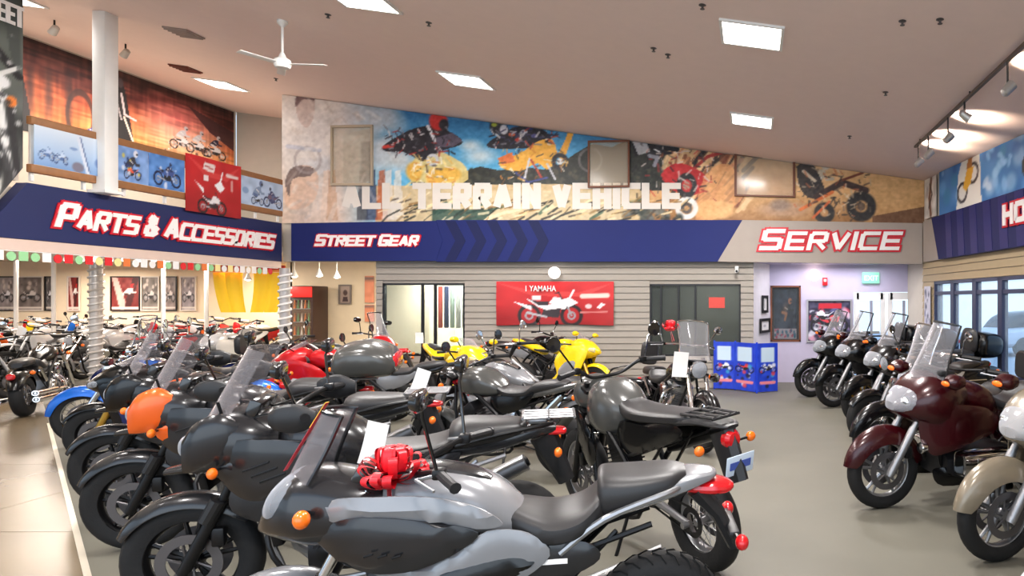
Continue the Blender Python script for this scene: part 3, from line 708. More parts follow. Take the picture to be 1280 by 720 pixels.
# left band on the loft edge
ls = tag(empty('parts_sign', (0, 0, 0)), 'dark blue sign on the loft edge with red-edged PARTS & ACCESSORIES lettering', 'sign')
def lband(name, pts, m, parent, x0=XL, x1=XL - .14):
    n = len(pts); b = MB(); b.add([(x0, y, z) for y, z in pts] + [(x1, y, z) for y, z in pts], [tuple(range(n)), tuple(range(n, 2 * n))[::-1]] + [(i, (i + 1) % n, n + (i + 1) % n, n + i) for i in range(n)]); return b.build(name, m, parent, 0)
YE = YB - .18
lband('band_panel', [(8.65, 3.06), (8.2, 2.5), (8.2, 2.38), (YE, 2.36), (YE, 3.07)], M_navyg, ls)
lband('lower_trim', [(6.0, 2.24), (YE, 2.24), (YE, 2.36), (6.0, 2.38)], mat('sign_soffit', (214, 190, 176), .6), ls, XL - .01, XL - .13)
for (m_, gr, dx) in ((M_red, .026, 0), (M_lwhite, .0, .012)):
    block_text('lettering', 'PARTS & ACCESSORIES', m_, 4.05, .33, (XL + .012 + dx, 8.97, 2.56), ROT_LEFT, ls, t=.22, grow=gr, small=.84, shear=.3)
# right band: beige end then blue with the start of HONDA
rs = tag(empty('right_sign_band', (0, 0, 0)), 'blue sign band on the right wall starting with a red-edged H', 'sign')
def rband(name, yz, m, parent, d0, d1):
    n = len(yz); b = MB(); b.add([(xr(y) - d0, y, z) for y, z in yz] + [(xr(y) - d1, y, z) for y, z in yz], [tuple(range(n)), tuple(range(n, 2 * n))[::-1]] + [(i, (i + 1) % n, n + (i + 1) % n, n + i) for i in range(n)]); return b.build(name, m, parent, 0)
rband('band_end', [(YB - .17, ZB), (YB - .17, 3.1), (12.6, 3.1), (12.4, ZB)], mat('sign_beige', (160, 148, 138), .5), rs, .05, 0)
rband('band_panel', [(12.4, ZB), (12.75, 3.1), (2.0, 3.1), (2.0, ZB)], M_navy2, rs, .10, 0)
for i in range(8):
    y = 12.0 - i * .5; rband('stripe', [(y, ZB + .01), (y + .08, 3.09), (y - .17, 3.09), (y - .25, ZB + .01)], mat('stripe_navy', (20, 32, 96), .35, var=.1), rs, .106, .09)
th_r = -math.pi / 2 + math.atan(.1)
for (m_, gr, dx) in ((M_red, .03, 0), (M_lwhite, .0, .012)):
    block_text('lettering', 'HONDA', m_, 1.7, .29, (xr(9.85) - .12 - dx, 9.85, 2.66), (math.pi / 2, 0, -math.pi / 2 + math.atan(.1)), rs, t=.27, grow=gr, shear=0)
# ---------------------------------------------------------------- main mural on the far wall
mx0, mx1, my0, my1 = 353, 1156, 100, 279
P = Painter(mx1 - mx0, my1 - my0, 1.6, (70, 140, 190))
def q(pts): return [(x - mx0, y - my0) for x, y in pts]
X_, Y_ = P.X + mx0, P.Y + my0
sky = np.stack([np.interp(Y_, [120, 215], [30, 96]), np.interp(Y_, [120, 215], [100, 180]), np.interp(Y_, [120, 215], [158, 222])], -1)
tan = np.stack([np.interp(Y_, [190, 240, 278], [214, 226, 150]), np.interp(Y_, [190, 240, 278], [178, 176, 104]), np.interp(Y_, [190, 240, 278], [132, 118, 58])], -1)
pale = np.stack([np.interp(Y_, [110, 200, 278], [222, 214, 214]), np.interp(Y_, [110, 200, 278], [214, 206, 190]), np.interp(Y_, [110, 200, 278], [206, 200, 172])], -1)
t1 = np.clip((X_ - 425) / 75, 0, 1)[..., None]; t2 = np.clip((X_ - 770) / 40, 0, 1)[..., None]
P.a = (pale * (1 - t1) + sky * t1) * (1 - t2) + tan * t2
P.noise(9, 30, 14, 1); P.noise(6, 10, 6, 2)
P.blobs(26, 20, 150, 30, 110, (10, 26), [(226, 220, 214), (206, 200, 200), (180, 190, 205)], 5, .35, 1.6)
for cx, cy, r in [(350, 135, 14), (338, 122, 10), (450, 190, 0)]:
    if r: P.ell(cx - 353 + 250, cy - 100 + 60, r * 2, r, (226, 228, 226), .8, .8)
P.ell(*q([(566, 214)])[0], 22, 14, (232, 232, 228), .8, .8); P.ell(*q([(500, 200)])[0], 26, 16, (226, 222, 214), .6, .8)
# tree line and ground
P.poly(q([(575, 216), (600, 208), (625, 213), (650, 208), (680, 212), (700, 205), (722, 190), (740, 180), (765, 184), (790, 172), (812, 176), (840, 180), (838, 238), (575, 238)]), (44, 46, 40))
P.blobs(120, 225, 480, 112, 132, (2, 5), [(34, 40, 34), (60, 62, 50), (78, 72, 56)], 3, .7)
P.poly(q([(470, 232), (700, 230), (800, 236), (800, 279), (470, 279)]), (222, 190, 140), .9)
rg = random.Random(11)
for i in range(46):
    x = rg.uniform(500, 800); y = rg.uniform(252, 276); P.line(q([(x, y), (x + rg.uniform(8, 26), y - rg.uniform(3, 12))]), rg.uniform(2, 4), rg.choice([(40, 40, 36), (244, 226, 180), (150, 110, 60), (60, 90, 70)]), .85)
P.poly(q([(540, 262), (620, 262), (600, 279), (540, 279)]), (36, 70, 62), .8)
# pale portrait figures at the far left
P.poly(q([(372, 118), (386, 116), (394, 128), (392, 148), (384, 160), (374, 150), (370, 132)]), (196, 176, 168), .9, 4); P.poly(q([(370, 134), (372, 118), (386, 114), (394, 126), (380, 124)]), (104, 80, 82), .8, 3)
P.poly(q([(362, 215), (380, 206), (396, 214), (398, 238), (388, 256), (366, 262), (356, 250)]), (222, 188, 164), .9, 4); P.poly(q([(357, 226), (368, 208), (392, 210), (388, 220), (366, 224), (362, 246)]), (98, 84, 84), .8, 3)
P.ring(385, 100, 14, 2, (150, 140, 140), .5); P.ring(32, 100, 16, 2.2, (160, 150, 150), .6); P.line(q([(360, 183), (400, 188)]), 5, (170, 176, 196), .6)
for x, c in [(405, (226, 200, 180)), (412, (200, 160, 130)), (450, (60, 60, 66)), (462, (50, 60, 90)), (474, (190, 90, 50)), (482, (236, 228, 220)), (494, (232, 226, 216))]:
    P.poly(q([(x, 214), (x + 7, 212), (x + 11, 275), (x - 4, 275)]), c, .75)
P.poly(q([(430, 168), (466, 160), (466, 228), (430, 230)]), (190, 186, 176), .7); P.poly(q([(452, 178), (466, 176), (466, 226), (452, 226)]), (150, 148, 146), .7)
# first quad rider (red helmet, yellow quad)
Y1, DK = (232, 178, 70), (34, 32, 40)
P.poly(q([(520, 196), (545, 188), (572, 200), (584, 212), (580, 228), (532, 236), (512, 222)]), (232, 206, 130), .9, 4)
for cx, cy, rx_, ry_ in [(545, 222, 14, 14), (562, 218, 17, 11), (518, 214, 12, 14)]: P.ell(cx - mx0, cy - my0, rx_, ry_, Y1, .95, .3)
P.poly(q([(478, 184), (498, 170), (520, 160), (545, 158), (572, 170), (578, 180), (560, 186), (545, 192), (530, 202), (505, 190), (486, 190)]), DK, 1, 3)
P.line(q([(535, 158), (544, 176)]), 4, (226, 226, 230)); P.poly(q([(546, 172), (566, 166), (578, 176), (566, 184), (544, 184)]), (90, 80, 96)); P.line(q([(480, 184), (492, 182)]), 4, (200, 50, 40))
P.ell(*q([(548, 151)])[0], 13, 14, (204, 48, 42)); P.ell(*q([(555, 156)])[0], 7, 8, (36, 34, 40)); P.ring(541 - mx0, 200 - my0, 6, 2.4, (210, 210, 214))
# second quad rider (yellow quad in the air)
P.poly(q([(608, 182), (622, 170), (648, 158), (676, 160), (690, 176), (676, 184), (640, 186), (622, 186)]), DK, 1, 3); P.ell(*q([(622, 158)])[0], 11, 12, (44, 44, 52)); P.ell(*q([(630, 162)])[0], 6, 7, (214, 214, 220)); P.ell(*q([(618, 156)])[0], 4, 3, (170, 180, 60))
for x, y, c in [(640, 168, (220, 100, 60)), (655, 165, (214, 214, 224)), (668, 170, (90, 90, 150)), (648, 175, (200, 60, 50)), (662, 160, (40, 60, 130))]: P.ell(x - mx0, y - my0, 5, 3, c, .9)
P.poly(q([(625, 200), (650, 192), (670, 178), (690, 174), (696, 196), (684, 212), (672, 204), (650, 214), (628, 210)]), (240, 176, 62), 1, 3); P.poly(q([(696, 196), (706, 176), (712, 160), (718, 164), (708, 192), (704, 200)]), (238, 170, 60)); P.poly(q([(622, 198), (640, 190), (644, 202), (628, 206)]), (226, 120, 60))
P.ring(700 - mx0, 202 - my0, 8, 3.4, (36, 36, 40)); P.ell(700 - mx0, 202 - my0, 4.5, 4.5, (226, 226, 226))
for a, c in [(((655, 226), (662, 198)), (214, 214, 220)), (((664, 200), (678, 224)), (180, 60, 50)), (((645, 216), (660, 228), (684, 222)), (60, 70, 130)), (((684, 205), (694, 224)), (200, 200, 206))]: P.line(q(a), 2.4, c)
# rock face and red quad
for i in range(130):
    x = rg.uniform(825, 930); y = rg.uniform(170, 270); P.line(q([(x, y), (x + rg.uniform(6, 20), y - rg.uniform(10, 30))]), rg.uniform(2, 6), rg.choice([(54, 36, 30), (210, 140, 96), (236, 200, 150), (130, 70, 44), (30, 26, 26), (228, 170, 110)]), .8)
P.poly(q([(785, 162), (806, 166), (852, 172), (848, 190), (812, 186), (794, 196)]), (22, 20, 26)); P.rider(818 - mx0, 206 - my0, 32, (40, 38, 44), (150, 150, 160), 1, (60, 60, 68)); P.poly(q([(790, 176), (806, 170), (812, 190), (798, 194)]), (220, 220, 224), .8)
P.poly(q([(826, 218), (846, 204), (872, 212), (884, 226), (868, 244), (842, 238)]), (196, 36, 40), 1, 3); P.ring(858 - mx0, 232 - my0, 12, 5, (34, 32, 34), asp=.8); P.ell(858 - mx0, 232 - my0, 5, 6, (180, 150, 130)); P.line(q([(868, 210), (884, 196), (904, 190)]), 4, (170, 50, 44))
P.poly(q([(880, 220), (910, 205), (932, 240), (900, 270), (870, 276)]), (226, 160, 100), .8, 3); P.ell(*q([(892, 262)])[0], 30, 14, (232, 178, 116), .8)
P.ring(858 - mx0, 260 - my0, 11, 4, (230, 226, 220)); P.ring(858 - mx0, 260 - my0, 5, 2.4, (90, 80, 74)); P.blobs(26, 430, 500, 158, 176, (3, 9), [(40, 40, 38), (100, 104, 100), (60, 66, 60)], 14, .85)
# sand with the dark quad at the right end
P.poly(q([(1090, 205), (1156, 225), (1156, 279), (1080, 279)]), (214, 168, 110), .55, 3); P.ell(*q([(980, 262)])[0], 40, 12, (176, 140, 112), .8, .5); P.ell(*q([(975, 256)])[0], 16, 10, (136, 116, 104), .7, .5)
P.rider(1018 - mx0, 240 - my0, 36, (200, 184, 160), (60, 50, 46), 1, (196, 186, 170)); P.poly(q([(996, 208), (1012, 202), (1022, 216), (1030, 240), (1014, 248), (1000, 236)]), (44, 38, 38), .9, 3); P.line(q([(1004, 214), (1018, 226)]), 4, (216, 196, 170)); P.line(q([(1020, 246), (1052, 228), (1082, 238)]), 8, (60, 40, 34)); P.line(q([(1050, 226), (1078, 216)]), 3, (120, 60, 36))
P.ring(1076 - mx0, 258 - my0, 13, 7, (38, 34, 32)); P.ell(1076 - mx0, 258 - my0, 6, 6, (96, 76, 60)); P.ring(1030 - mx0, 266 - my0, 9, 5, (40, 36, 34)); P.line(q([(1000, 262), (1040, 240)]), 4, (214, 110, 50)); P.line(q([(1016, 272), (1036, 252)]), 3, (206, 100, 50))
P.poly(q([(1090, 270), (1156, 258), (1156, 279), (1090, 279)]), (96, 62, 40), .8)
P.shards(70, 130, 215, 62, 92, [(20, 20, 26), (120, 116, 124), (210, 206, 206), (60, 56, 66), (170, 40, 36)], (3, 9), (1, 2.4), 1, .8)
P.shards(60, 160, 215, 96, 130, [(250, 226, 150), (240, 190, 90), (206, 130, 60), (246, 240, 226), (70, 60, 60)], (3, 10), (1, 2.6), 2, .7)
P.shards(80, 262, 340, 58, 82, [(20, 20, 26), (120, 116, 124), (220, 216, 216), (60, 56, 90), (190, 70, 46), (40, 44, 70)], (3, 9), (1, 2.4), 3, .8)
P.shards(50, 272, 355, 84, 125, [(250, 190, 80), (222, 140, 50), (60, 50, 50), (240, 230, 210), (150, 90, 40)], (3, 9), (1, 2.2), 4, .7)
P.shards(90, 440, 540, 70, 150, [(30, 28, 30), (150, 40, 40), (220, 206, 196), (90, 80, 80), (200, 60, 50)], (3, 10), (1, 2.6), 5, .7)
P.shards(90, 640, 735, 100, 175, [(30, 28, 28), (226, 206, 176), (110, 90, 76), (60, 50, 44), (190, 100, 56), (190, 170, 140)], (3, 10), (1, 2.6), 6, .6)
P.shards(150, 120, 500, 150, 178, [(30, 34, 30), (244, 226, 186), (150, 116, 70), (226, 196, 140), (70, 60, 50)], (5, 18), (1.2, 3), 7, .75, .5, .4)
P.shards(60, 8, 110, 30, 170, [(190, 176, 166), (236, 230, 224), (206, 196, 192)], (6, 20), (2, 6), 8, .35)
P.noise(10, 5, 4, 21); P.noise(9, 2.2, 2.2, 22)
YM = YB - .02
def topm(u):
    x = ((mx0 + (mx1 - mx0) * u) - CX) * YM / F; return min(1.0, (ceil_z(x) - .01 - O.z) / V.z)
O = at(mx0, my1, YM); V = Vector((0, 0, (my1 - my0) * YM / F))
mural = tag(printed('wall_mural', P, O, Vector(((mx1 - mx0) * YM / F, 0, 0)), V, 520, 116, top=topm), 'wide mural of quad riders reading ALL TERRAIN VEHICLE above the blue sign band', 'mural')
block_text('lettering', 'ALL TERRAIN VEHICLE', mat('print_white', (226, 218, 208), .55), bx(850) - bx(430), .50, (bx(430), YM - .016, bz(262)), ROT_BACK, mural, t=.25, depth=.004, shear=0, width=.50, gap=.34)
# interior windows set into the mural wall
for n, (pts, fm) in enumerate([([(414, 157), (466, 156), (466, 232), (414, 232)], mat('faded_frame', (176, 160, 138), .5)), ([(735, 176), (787, 175), (787, 234), (735, 235)], M_woodframe), ([(918, 192), (994, 200), (994, 247), (918, 245)], M_woodframe)]):
    Pp = [at(x, y, YB - .06) for x, y in pts]; c = sum(Pp, Vector()) / 4; e = struct(empty('window_%d' % (n + 5), c)); b = MB(); t = .035
    for i in range(4):
        a, d = Pp[i] - c, Pp[(i + 1) % 4] - c; b.add([a + Vector((0, y, 0)) for y in (-.03, .03)] + [d + Vector((0, y, 0)) for y in (-.03, .03)] + [a * (1 - t * 2.2) + Vector((0, y, 0)) for y in (-.03, .03)] + [d * (1 - t * 2.2) + Vector((0, y, 0)) for y in (-.03, .03)], [(0, 2, 6, 4), (1, 5, 7, 3), (0, 1, 3, 2), (4, 6, 7, 5)])
    b.build('window_frame', fm, e, 0)
    b = MB(); b.add([p - c + Vector((0, y, 0)) for y in (.0, .01) for p in Pp], [(0, 1, 2, 3), (7, 6, 5, 4), (0, 4, 5, 1), (1, 5, 6, 2), (2, 6, 7, 3), (3, 7, 4, 0)]); b.build('pane', glass('mural_pane_%d' % (n > 0), (236, 222, 200), .22 if n else .08, .14), e, 0)

# print strip on the right wall
P = Painter(420, 90, 2, (60, 120, 180)); P.noise(30, 26, 30, 4, (1, .7, .6)); P.blobs(40, 0, 420, 0, 90, (5, 22), [(110, 170, 220), (40, 90, 160), (190, 214, 236), (60, 140, 170)], 7, .5)
P.poly([(55, 90), (60, 40), (78, 6), (92, -2), (118, -2), (124, 90)], (236, 232, 222), 1); P.ring(72, 66, 13, 3, (50, 46, 50)); P.ring(102, 44, 13, 3, (60, 50, 50)); P.poly([(74, 60), (88, 30), (104, 36), (96, 56), (84, 66)], (226, 170, 50)); P.poly([(84, 34), (92, 12), (102, 18), (98, 36)], (170, 110, 50)); P.ell(95, 9, 6, 6, (214, 180, 60))
P.blobs(16, 130, 200, 10, 80, (6, 14), [(220, 232, 244), (150, 196, 232)], 3, .7, .6); P.bike(260, 76, 60, (220, 60, 40)); P.bike(360, 76, 60, (230, 230, 236))
yA, yB2 = 12.55, 6.6; O = Vector((xr(yA) - .02, yA, 3.1)); U = Vector((xr(yB2) - xr(yA), yB2 - yA, 0)); zt = lambda u: ceil_z(xr(yA + (yB2 - yA) * u)) - .01 - 3.1
o = printed('print_strip', P, O, U, (0, 0, 1.0), 150, 34, top=lambda u: max(.2, zt(u))); tag(o, 'blue print strip with a leaping yellow dirt bike above the right sign band', 'mural')
P = Painter(50, 60, 2, (206, 200, 192)); P.noise(26, 8, 10, 8); P.line([(30, 4), (22, 30), (28, 56)], 9, (110, 70, 50), .9); P.line([(24, 10), (34, 26), (20, 44)], 5, (60, 46, 44), .8); P.ell(12, 20, 6, 10, (160, 150, 150), .7)
O = Vector((xr(13.3) - .02, 13.3, 3.14)); U = Vector((xr(12.72) - xr(13.3), 12.72 - 13.3, 0)); o = printed('small_mural', P, O, U, (0, 0, .72), 20, 26); tag(o, 'small pale print with a climbing dirt bike in the far right corner', 'mural')
P = Painter(30, 80, 1.5, (200, 196, 206)); P.blobs(16, 4, 26, 6, 70, (3, 7), [(60, 60, 80), (120, 120, 150), (220, 220, 230)], 4); O = Vector((xr(13.3) - .03, 13.28, 1.05)); o = printed('side_poster', P, O, Vector((xr(13.0) - xr(13.3), -.3, 0)), (0, 0, .85), 10, 24); tag(o, 'narrow grey poster on the right wall between corner and window', 'poster')

# ---------------------------------------------------------------- loft on the left
wallbox('wall_left', (XL - .16, -3, 3.07), (XL - .02, 8.56, 5.5), M_wallbeige)
slab('loft_floor', [(-11.7, -3), (XL - .15, -3), (XL - .15, 16.2), (-11.7, 16.2)], 2.66, 3.0, M_wallbeige)
b = MB(); z1 = ceil_z(-11.6); b.box((-11.68, 6.6, 4.45), (.14, 19.2, 2.95)); struct(b.build('wall_loft', M_wallbeige, None, 0))
wallbox('wall_loft_back', (-11.6, 16.2, 3.0), (bx(353) + .4, 16.32, 5.95), mat('loft_grey', (182, 176, 166), .8))
wallbox('wall_loft_side', (bx(353) + .01, YB + .2, 3.0), (bx(353) + .12, 16.2, 5.75), mat('loft_grey', (182, 176, 166), .8))
# sunset mural on the loft wall
P = Painter(820, 290, 1.4, (60, 24, 20)); P.grad([(0, (46, 20, 22)), (.3, (90, 34, 28)), (.55, (190, 84, 44)), (.8, (228, 140, 70)), (1, (120, 60, 40))])
P.ell(590, 170, 250, 130, (255, 216, 190), .95, 1.0); P.ell(560, 100, 190, 90, (240, 120, 116), .8, 1.0); P.ell(100, 180, 120, 110, (176, 84, 36), .8, .9); P.noise(34, 60, 7, 3, (1, .7, .6)); P.noise(22, 8, 60, 5, (1, .8, .6))
for x in (60, 110, 170): P.ell(x, 150, 16, 130, (40, 18, 18), .6, .8)
P.ring(205, 200, 80, 14, (48, 26, 22), .7, .5); P.poly([(0, 60), (30, 60), (70, 290), (0, 290)], (20, 14, 18)); P.poly([(600, 40), (820, 90), (820, 170), (700, 120)], (52, 26, 34), .8)
P.poly([(318, 60), (340, 30), (352, 60), (362, 110), (392, 290), (300, 290), (316, 180)], (24, 20, 24)); P.ell(336, 42, 12, 20, (70, 60, 64)); P.line([(340, 80), (352, 150), (392, 160)], 8, (206, 190, 190)); P.line([(350, 160), (386, 250)], 7, (226, 206, 190)); P.line([(322, 110), (340, 170)], 6, (170, 160, 160))
P.rider(235, 262, 46, (60, 70, 130), (226, 200, 190), 1, (220, 110, 50)); P.bike(250, 286, 50, (220, 110, 50)); P.bike(440, 286, 50, (60, 40, 44), 1)
for x in (570, 640, 720): P.rider(x, 190, 60, (206, 200, 206) if x < 700 else (40, 40, 70), (230, 220, 216), 1, (200, 190, 196)); P.bike(x + 6, 222, 70, (236, 230, 232))
P.blobs(60, 500, 800, 196, 250, (3, 10), [(236, 226, 220), (190, 160, 150), (90, 60, 60), (246, 236, 232)], 9, .8); P.blobs(40, 60, 480, 250, 290, (3, 8), [(226, 130, 60), (120, 60, 36), (60, 30, 28)], 10, .7)
O = Vector((-11.6, 11.2, 4.35)); o = printed('sunset_mural', P, O, (0, 4.9, 0), (0, 0, 1.50), 240, 90); tag(o, 'large orange sunset mural with riders on the loft wall', 'mural')
# loft railing with posters
YR0, YR1 = 8.66, 13.3
e = tag(empty('loft_railing', (XL, 8.66, 3.07)), 'brown wooden loft railing above the parts sign', 'railing')
for z, h in ((3.82, .10), (3.24, .10)): MB().box((0, (YR0 + YR1) / 2 - 8.66, z - 3.07), (.07, YR1 - YR0, h), ch=.01).build('rail', M_wood, e, 30)
for y in (8.72, 9.4, 10.0, 10.7, 11.35, 12.0, 12.65, 13.25): MB().box((-.03, y - 8.66, .37), (.03, .04, .7)).build('baluster', M_white, e, 0)
def lp(name, y0, y1, P, lab, z0=3.29, z1=3.77, nx=60, nz=34, off=.04, cat='poster'):
    o = printed(name, P, (XL + off, y0, z0), (0, y1 - y0, 0), (0, 0, z1 - z0), nx, nz, th=.006, bulge=lambda u, v: .006 * math.sin(u * 9) * (1 - v)); return tag(o, lab, cat)
P = Painter(200, 60, 1.5, (176, 200, 226)); P.noise(18, 20, 14, 2); P.grad([(0, (214, 226, 240)), (.6, (168, 194, 224)), (1, (120, 156, 204))]); P.bike(30, 50, 26, (180, 200, 230), 1, (60, 84, 130), (80, 110, 160)); P.bike(66, 52, 26, (196, 214, 236), 1, (50, 70, 120), (80, 110, 160)); P.line([(112, 4), (124, 30), (138, 58)], 9, (214, 222, 236)); P.line([(118, 4), (142, 56)], 3, (70, 96, 150)); P.ell(112, 52, 18, 9, (120, 112, 126), .9); P.ell(100, 24, 12, 3, (110, 140, 190), .8); P.ell(172, 40, 18, 10, (90, 120, 180), .7)
lp('railing_poster', 8.68, 9.7, P, 'pale blue motorcycle poster on the loft railing left of the white column')
P = Painter(100, 60, 1.5, (120, 156, 210)); P.noise(20, 12, 10, 5); P.rider(50, 46, 40, (50, 50, 60), (60, 80, 130), 1, (220, 220, 230)); P.bike(56, 54, 30, (226, 90, 60), -1, (24, 30, 60)); P.blobs(14, 30, 80, 14, 50, (2, 6), [(30, 40, 90), (230, 232, 240), (220, 200, 80)], 4)
lp('railing_poster', 9.72, 10.32, P, 'blue rider poster on the loft railing directly right of the white column', nx=40)
P = Painter(100, 60, 1.5, (80, 130, 196)); P.noise(24, 12, 10, 6); P.bike(50, 54, 50, (60, 80, 140), 1, (20, 26, 60)); P.rider(50, 36, 24, (30, 40, 80), (120, 140, 190), 1, (40, 60, 110)); P.blobs(14, 20, 86, 20, 56, (2, 6), [(30, 40, 90), (210, 220, 240), (60, 100, 170)], 14)
lp('railing_poster', 10.33, 10.98, P, 'deep blue motorcycle poster on the loft railing left of the red banner', nx=40)
def red_banner_art(W, H):
    P = Painter(W, H, 2, (196, 30, 34)); P.grad([(0, (206, 34, 38)), (1, (150, 18, 22))]); P.noise(14, W / 8, H / 5, 3, (1, .3, .3))
    P.poly([(2, 2), (W * .3, H * .2), (W * .7, H * .25), (W - 2, 2), (W * .75, H * .35), (W * .3, H * .32)], (226, 90, 84), .5); P.bike(W * .46, H * .99, W * .36, (226, 222, 224), 1, (30, 22, 26), (46, 36, 42)); P.line([(W * .6, H * .5), (W * .66, H * .2)], 2.5, (236, 236, 238)); P.poly([(W * .5, H * .46), (W * .62, H * .36), (W * .70, H * .48), (W * .62, H * .58)], (236, 236, 238)); P.poly([(W * .3, H * .32), (W * .38, H * .32), (W * .38, H * .42), (W * .3, H * .42)], (236, 236, 236), .9); P.poly([(W * .14, H * .45), (W * .3, H * .56), (W * .3, H * .66)], (232, 230, 232))
    return P
P = red_banner_art(110, 80); P.poly([(34, 6), (58, 8), (54, 20), (31, 17)], (230, 214, 212)); P.line([(36, 12), (52, 14)], 2, (180, 60, 60)); P.line([(82, 18), (102, 19)], 5, (222, 196, 192)); P.line([(92, 26), (92, 40)], 4, (206, 150, 146))
banner = tag(printed('loft_banner', P, (XL + .05, 10.99, 3.02), (0, 1.18, 0), (0, 0, .88), 56, 40, th=.006, bulge=lambda u, v: .012 * math.sin(u * 7)), 'red banner with a white sport bike hung on the loft railing', 'banner')
P = Painter(150, 60, 1.5, (176, 196, 222)); P.noise(16, 16, 14, 7); P.rider(52, 50, 44, (130, 150, 180), (90, 110, 150), 1, (90, 110, 150)); P.bike(56, 56, 30, (190, 206, 226), 1, (50, 60, 90)); P.bike(112, 56, 44, (110, 90, 110), -1, (36, 44, 80), (60, 70, 110)); P.rider(112, 40, 26, (60, 70, 110), (90, 100, 140), -1, (80, 90, 120)); P.ell(14, 30, 12, 8, (120, 150, 190), .8)
lp('railing_poster', 12.2, 13.28, P, 'pale blue riders poster on the loft railing right of the red banner')
# white column from the sign up to the ceiling
p = at(120, 240, 0); e = struct(empty('trim_2', (XL + .06, 9.62, 3.07))); MB().box((0, 0, 1.2), (.17, .21, 2.42), ch=.01).build('column_shaft', M_white, e); MB().box((0, 0, .02), (.24, .28, .04)).build('column_base', M_white, e, 0)
# STREET mural near the left edge
P = Painter(200, 290, 1.6, (60, 66, 62)); P.grad([(0, (44, 54, 50)), (.35, (110, 116, 108)), (.6, (60, 62, 60)), (1, (96, 98, 92))]); P.noise(26, 20, 26, 9)
for k, (x0, y0, x1, y1, w_, c) in enumerate([(150, 60, 196, 110, 9, (24, 24, 26)), (170, 120, 196, 100, 5, (226, 226, 222)), (160, 125, 190, 145, 8, (206, 206, 206)), (176, 130, 186, 220, 7, (232, 232, 230)), (166, 140, 172, 250, 6, (190, 190, 190)), (188, 150, 196, 240, 7, (40, 38, 40)), (150, 150, 160, 260, 10, (30, 30, 32)), (190, 225, 180, 280, 6, (160, 160, 160))]): P.line([(x0, y0), (x1, y1)], w_, c)
P.ell(178, 122, 11, 9, (236, 236, 236)); P.ell(189, 142, 6, 7, (236, 130, 50)); P.ring(160, 236, 44, 10, (40, 40, 42), .9, .6); P.ring(160, 236, 30, 4, (200, 200, 196), .9, .6); P.blobs(70, 140, 198, 60, 280, (2, 6), [(24, 24, 26), (226, 226, 226), (120, 120, 118), (50, 50, 50)], 12, .75); P.poly([(180, 30), (198, 30), (198, 110), (188, 90)], (60, 66, 64), .6)
P.bike(80, 250, 130, (60, 60, 66), 1)
st = tag(printed('street_mural', P, (XL + .0, 6.2, 2.5), (0, 2.38, 0), (0, 0, 2.9), 110, 130, bottom=lambda u: .02 + max(0, (u - .8) * 1.15)), 'dark street motorcycle mural at the left edge ending in the letters EET', 'mural')
block_text('lettering', 'STREET', M_lwhite, .60, .25, (XL + .02, 7.97, 4.88), ROT_LEFT, st, t=.18, depth=.004, shear=0, width=.5, gap=.45)

# ---------------------------------------------------------------- showroom under the loft
struct(slab('ceiling_showroom', [(-26, 2), (-11.75, 2), (-11.75, 20.5), (-26, 20.5)], 2.72, 2.82, mat('showroom_ceiling', (226, 214, 200), .85)))
struct(slab('ceiling_loft_underside', [(-11.75, 2), (XL - .17, 2), (XL - .17, 20.5), (-11.75, 20.5)], 2.56, 2.655, mat('showroom_ceiling', (226, 214, 200), .85)))
wallbox('wall_showroom', (-26, 20, 0), (-10.8, 20.14, 2.72), M_cream)
wallbox('wall_gear_room', (-10.9, 17.0, 0), (-7.1, 17.12, 2.55), M_cream)
wallbox('wall_gear_side', (-11.0, 17.0, 0), (-10.86, 20, 2.55), M_cream)
wallbox('wall_showroom_left', (-26.1, 2, 0), (-26, 20.1, 2.72), M_cream)
PY = 19.99
def px20(p): return (p - CX) * PY / F

specs = [(-2, 20, 'v', (150, 140, 140), 'race bike'), (22, 55, 'b', (120, 110, 106), 'grey cruiser'), (57, 68, 'v', (90, 86, 86), 'narrow dark'), (85, 101, 'r', (120, 30, 26), 'dark red'), (139, 176, 'r', (116, 34, 30), 'dark red'), (177, 200, 'b', (112, 104, 98), 'grey cruiser'), (203, 222, 'b', (124, 110, 106), 'grey touring'), (226, 246, 'v', (140, 130, 134), 'pale race')]
used = {}
for k, (a, c, t, col, nm) in enumerate(specs):
    P = Painter(60, 70, 1.5, col); P.noise(26, 10, 10, k)
    if t == 'r': P.poly([(0, 0), (12, 0), (36, 70), (18, 70)], (220, 200, 190), .8); P.poly([(60, 0), (46, 0), (26, 70), (40, 70)], (60, 14, 14), .9); P.rider(34, 46, 30, (226, 214, 210), (60, 30, 30)); P.line([(0, 66), (60, 66)], 5, (226, 206, 196))
    else: P.bike(30, 52, 34, (200, 190, 184) if t == 'b' else (230, 226, 230)); P.line([(0, 66), (60, 66)], 3, (216, 206, 196)); P.blobs(8, 8, 52, 6, 24, (3, 7), [(210, 196, 186), (90, 80, 80)], k)
    w_ = px20(c) - px20(a); zc = CAMZ + (CY - 367) * PY / F
    framed('showroom_poster', P, (px20((a + c) / 2), PY - .01, zc), w_, .96, mat('pale_frame', (216, 206, 196), .5) if k % 2 else M_black, ('%s poster on the far showroom wall, ' % nm) + ['leftmost, cut by the picture edge', 'second from the left', 'narrow one before the spiral pillar', 'just left of the spiral pillar', 'just right of the spiral pillar', 'sixth from the left', 'seventh from the left', 'last before the yellow banners'][k], 'poster', 24, 28, .03)
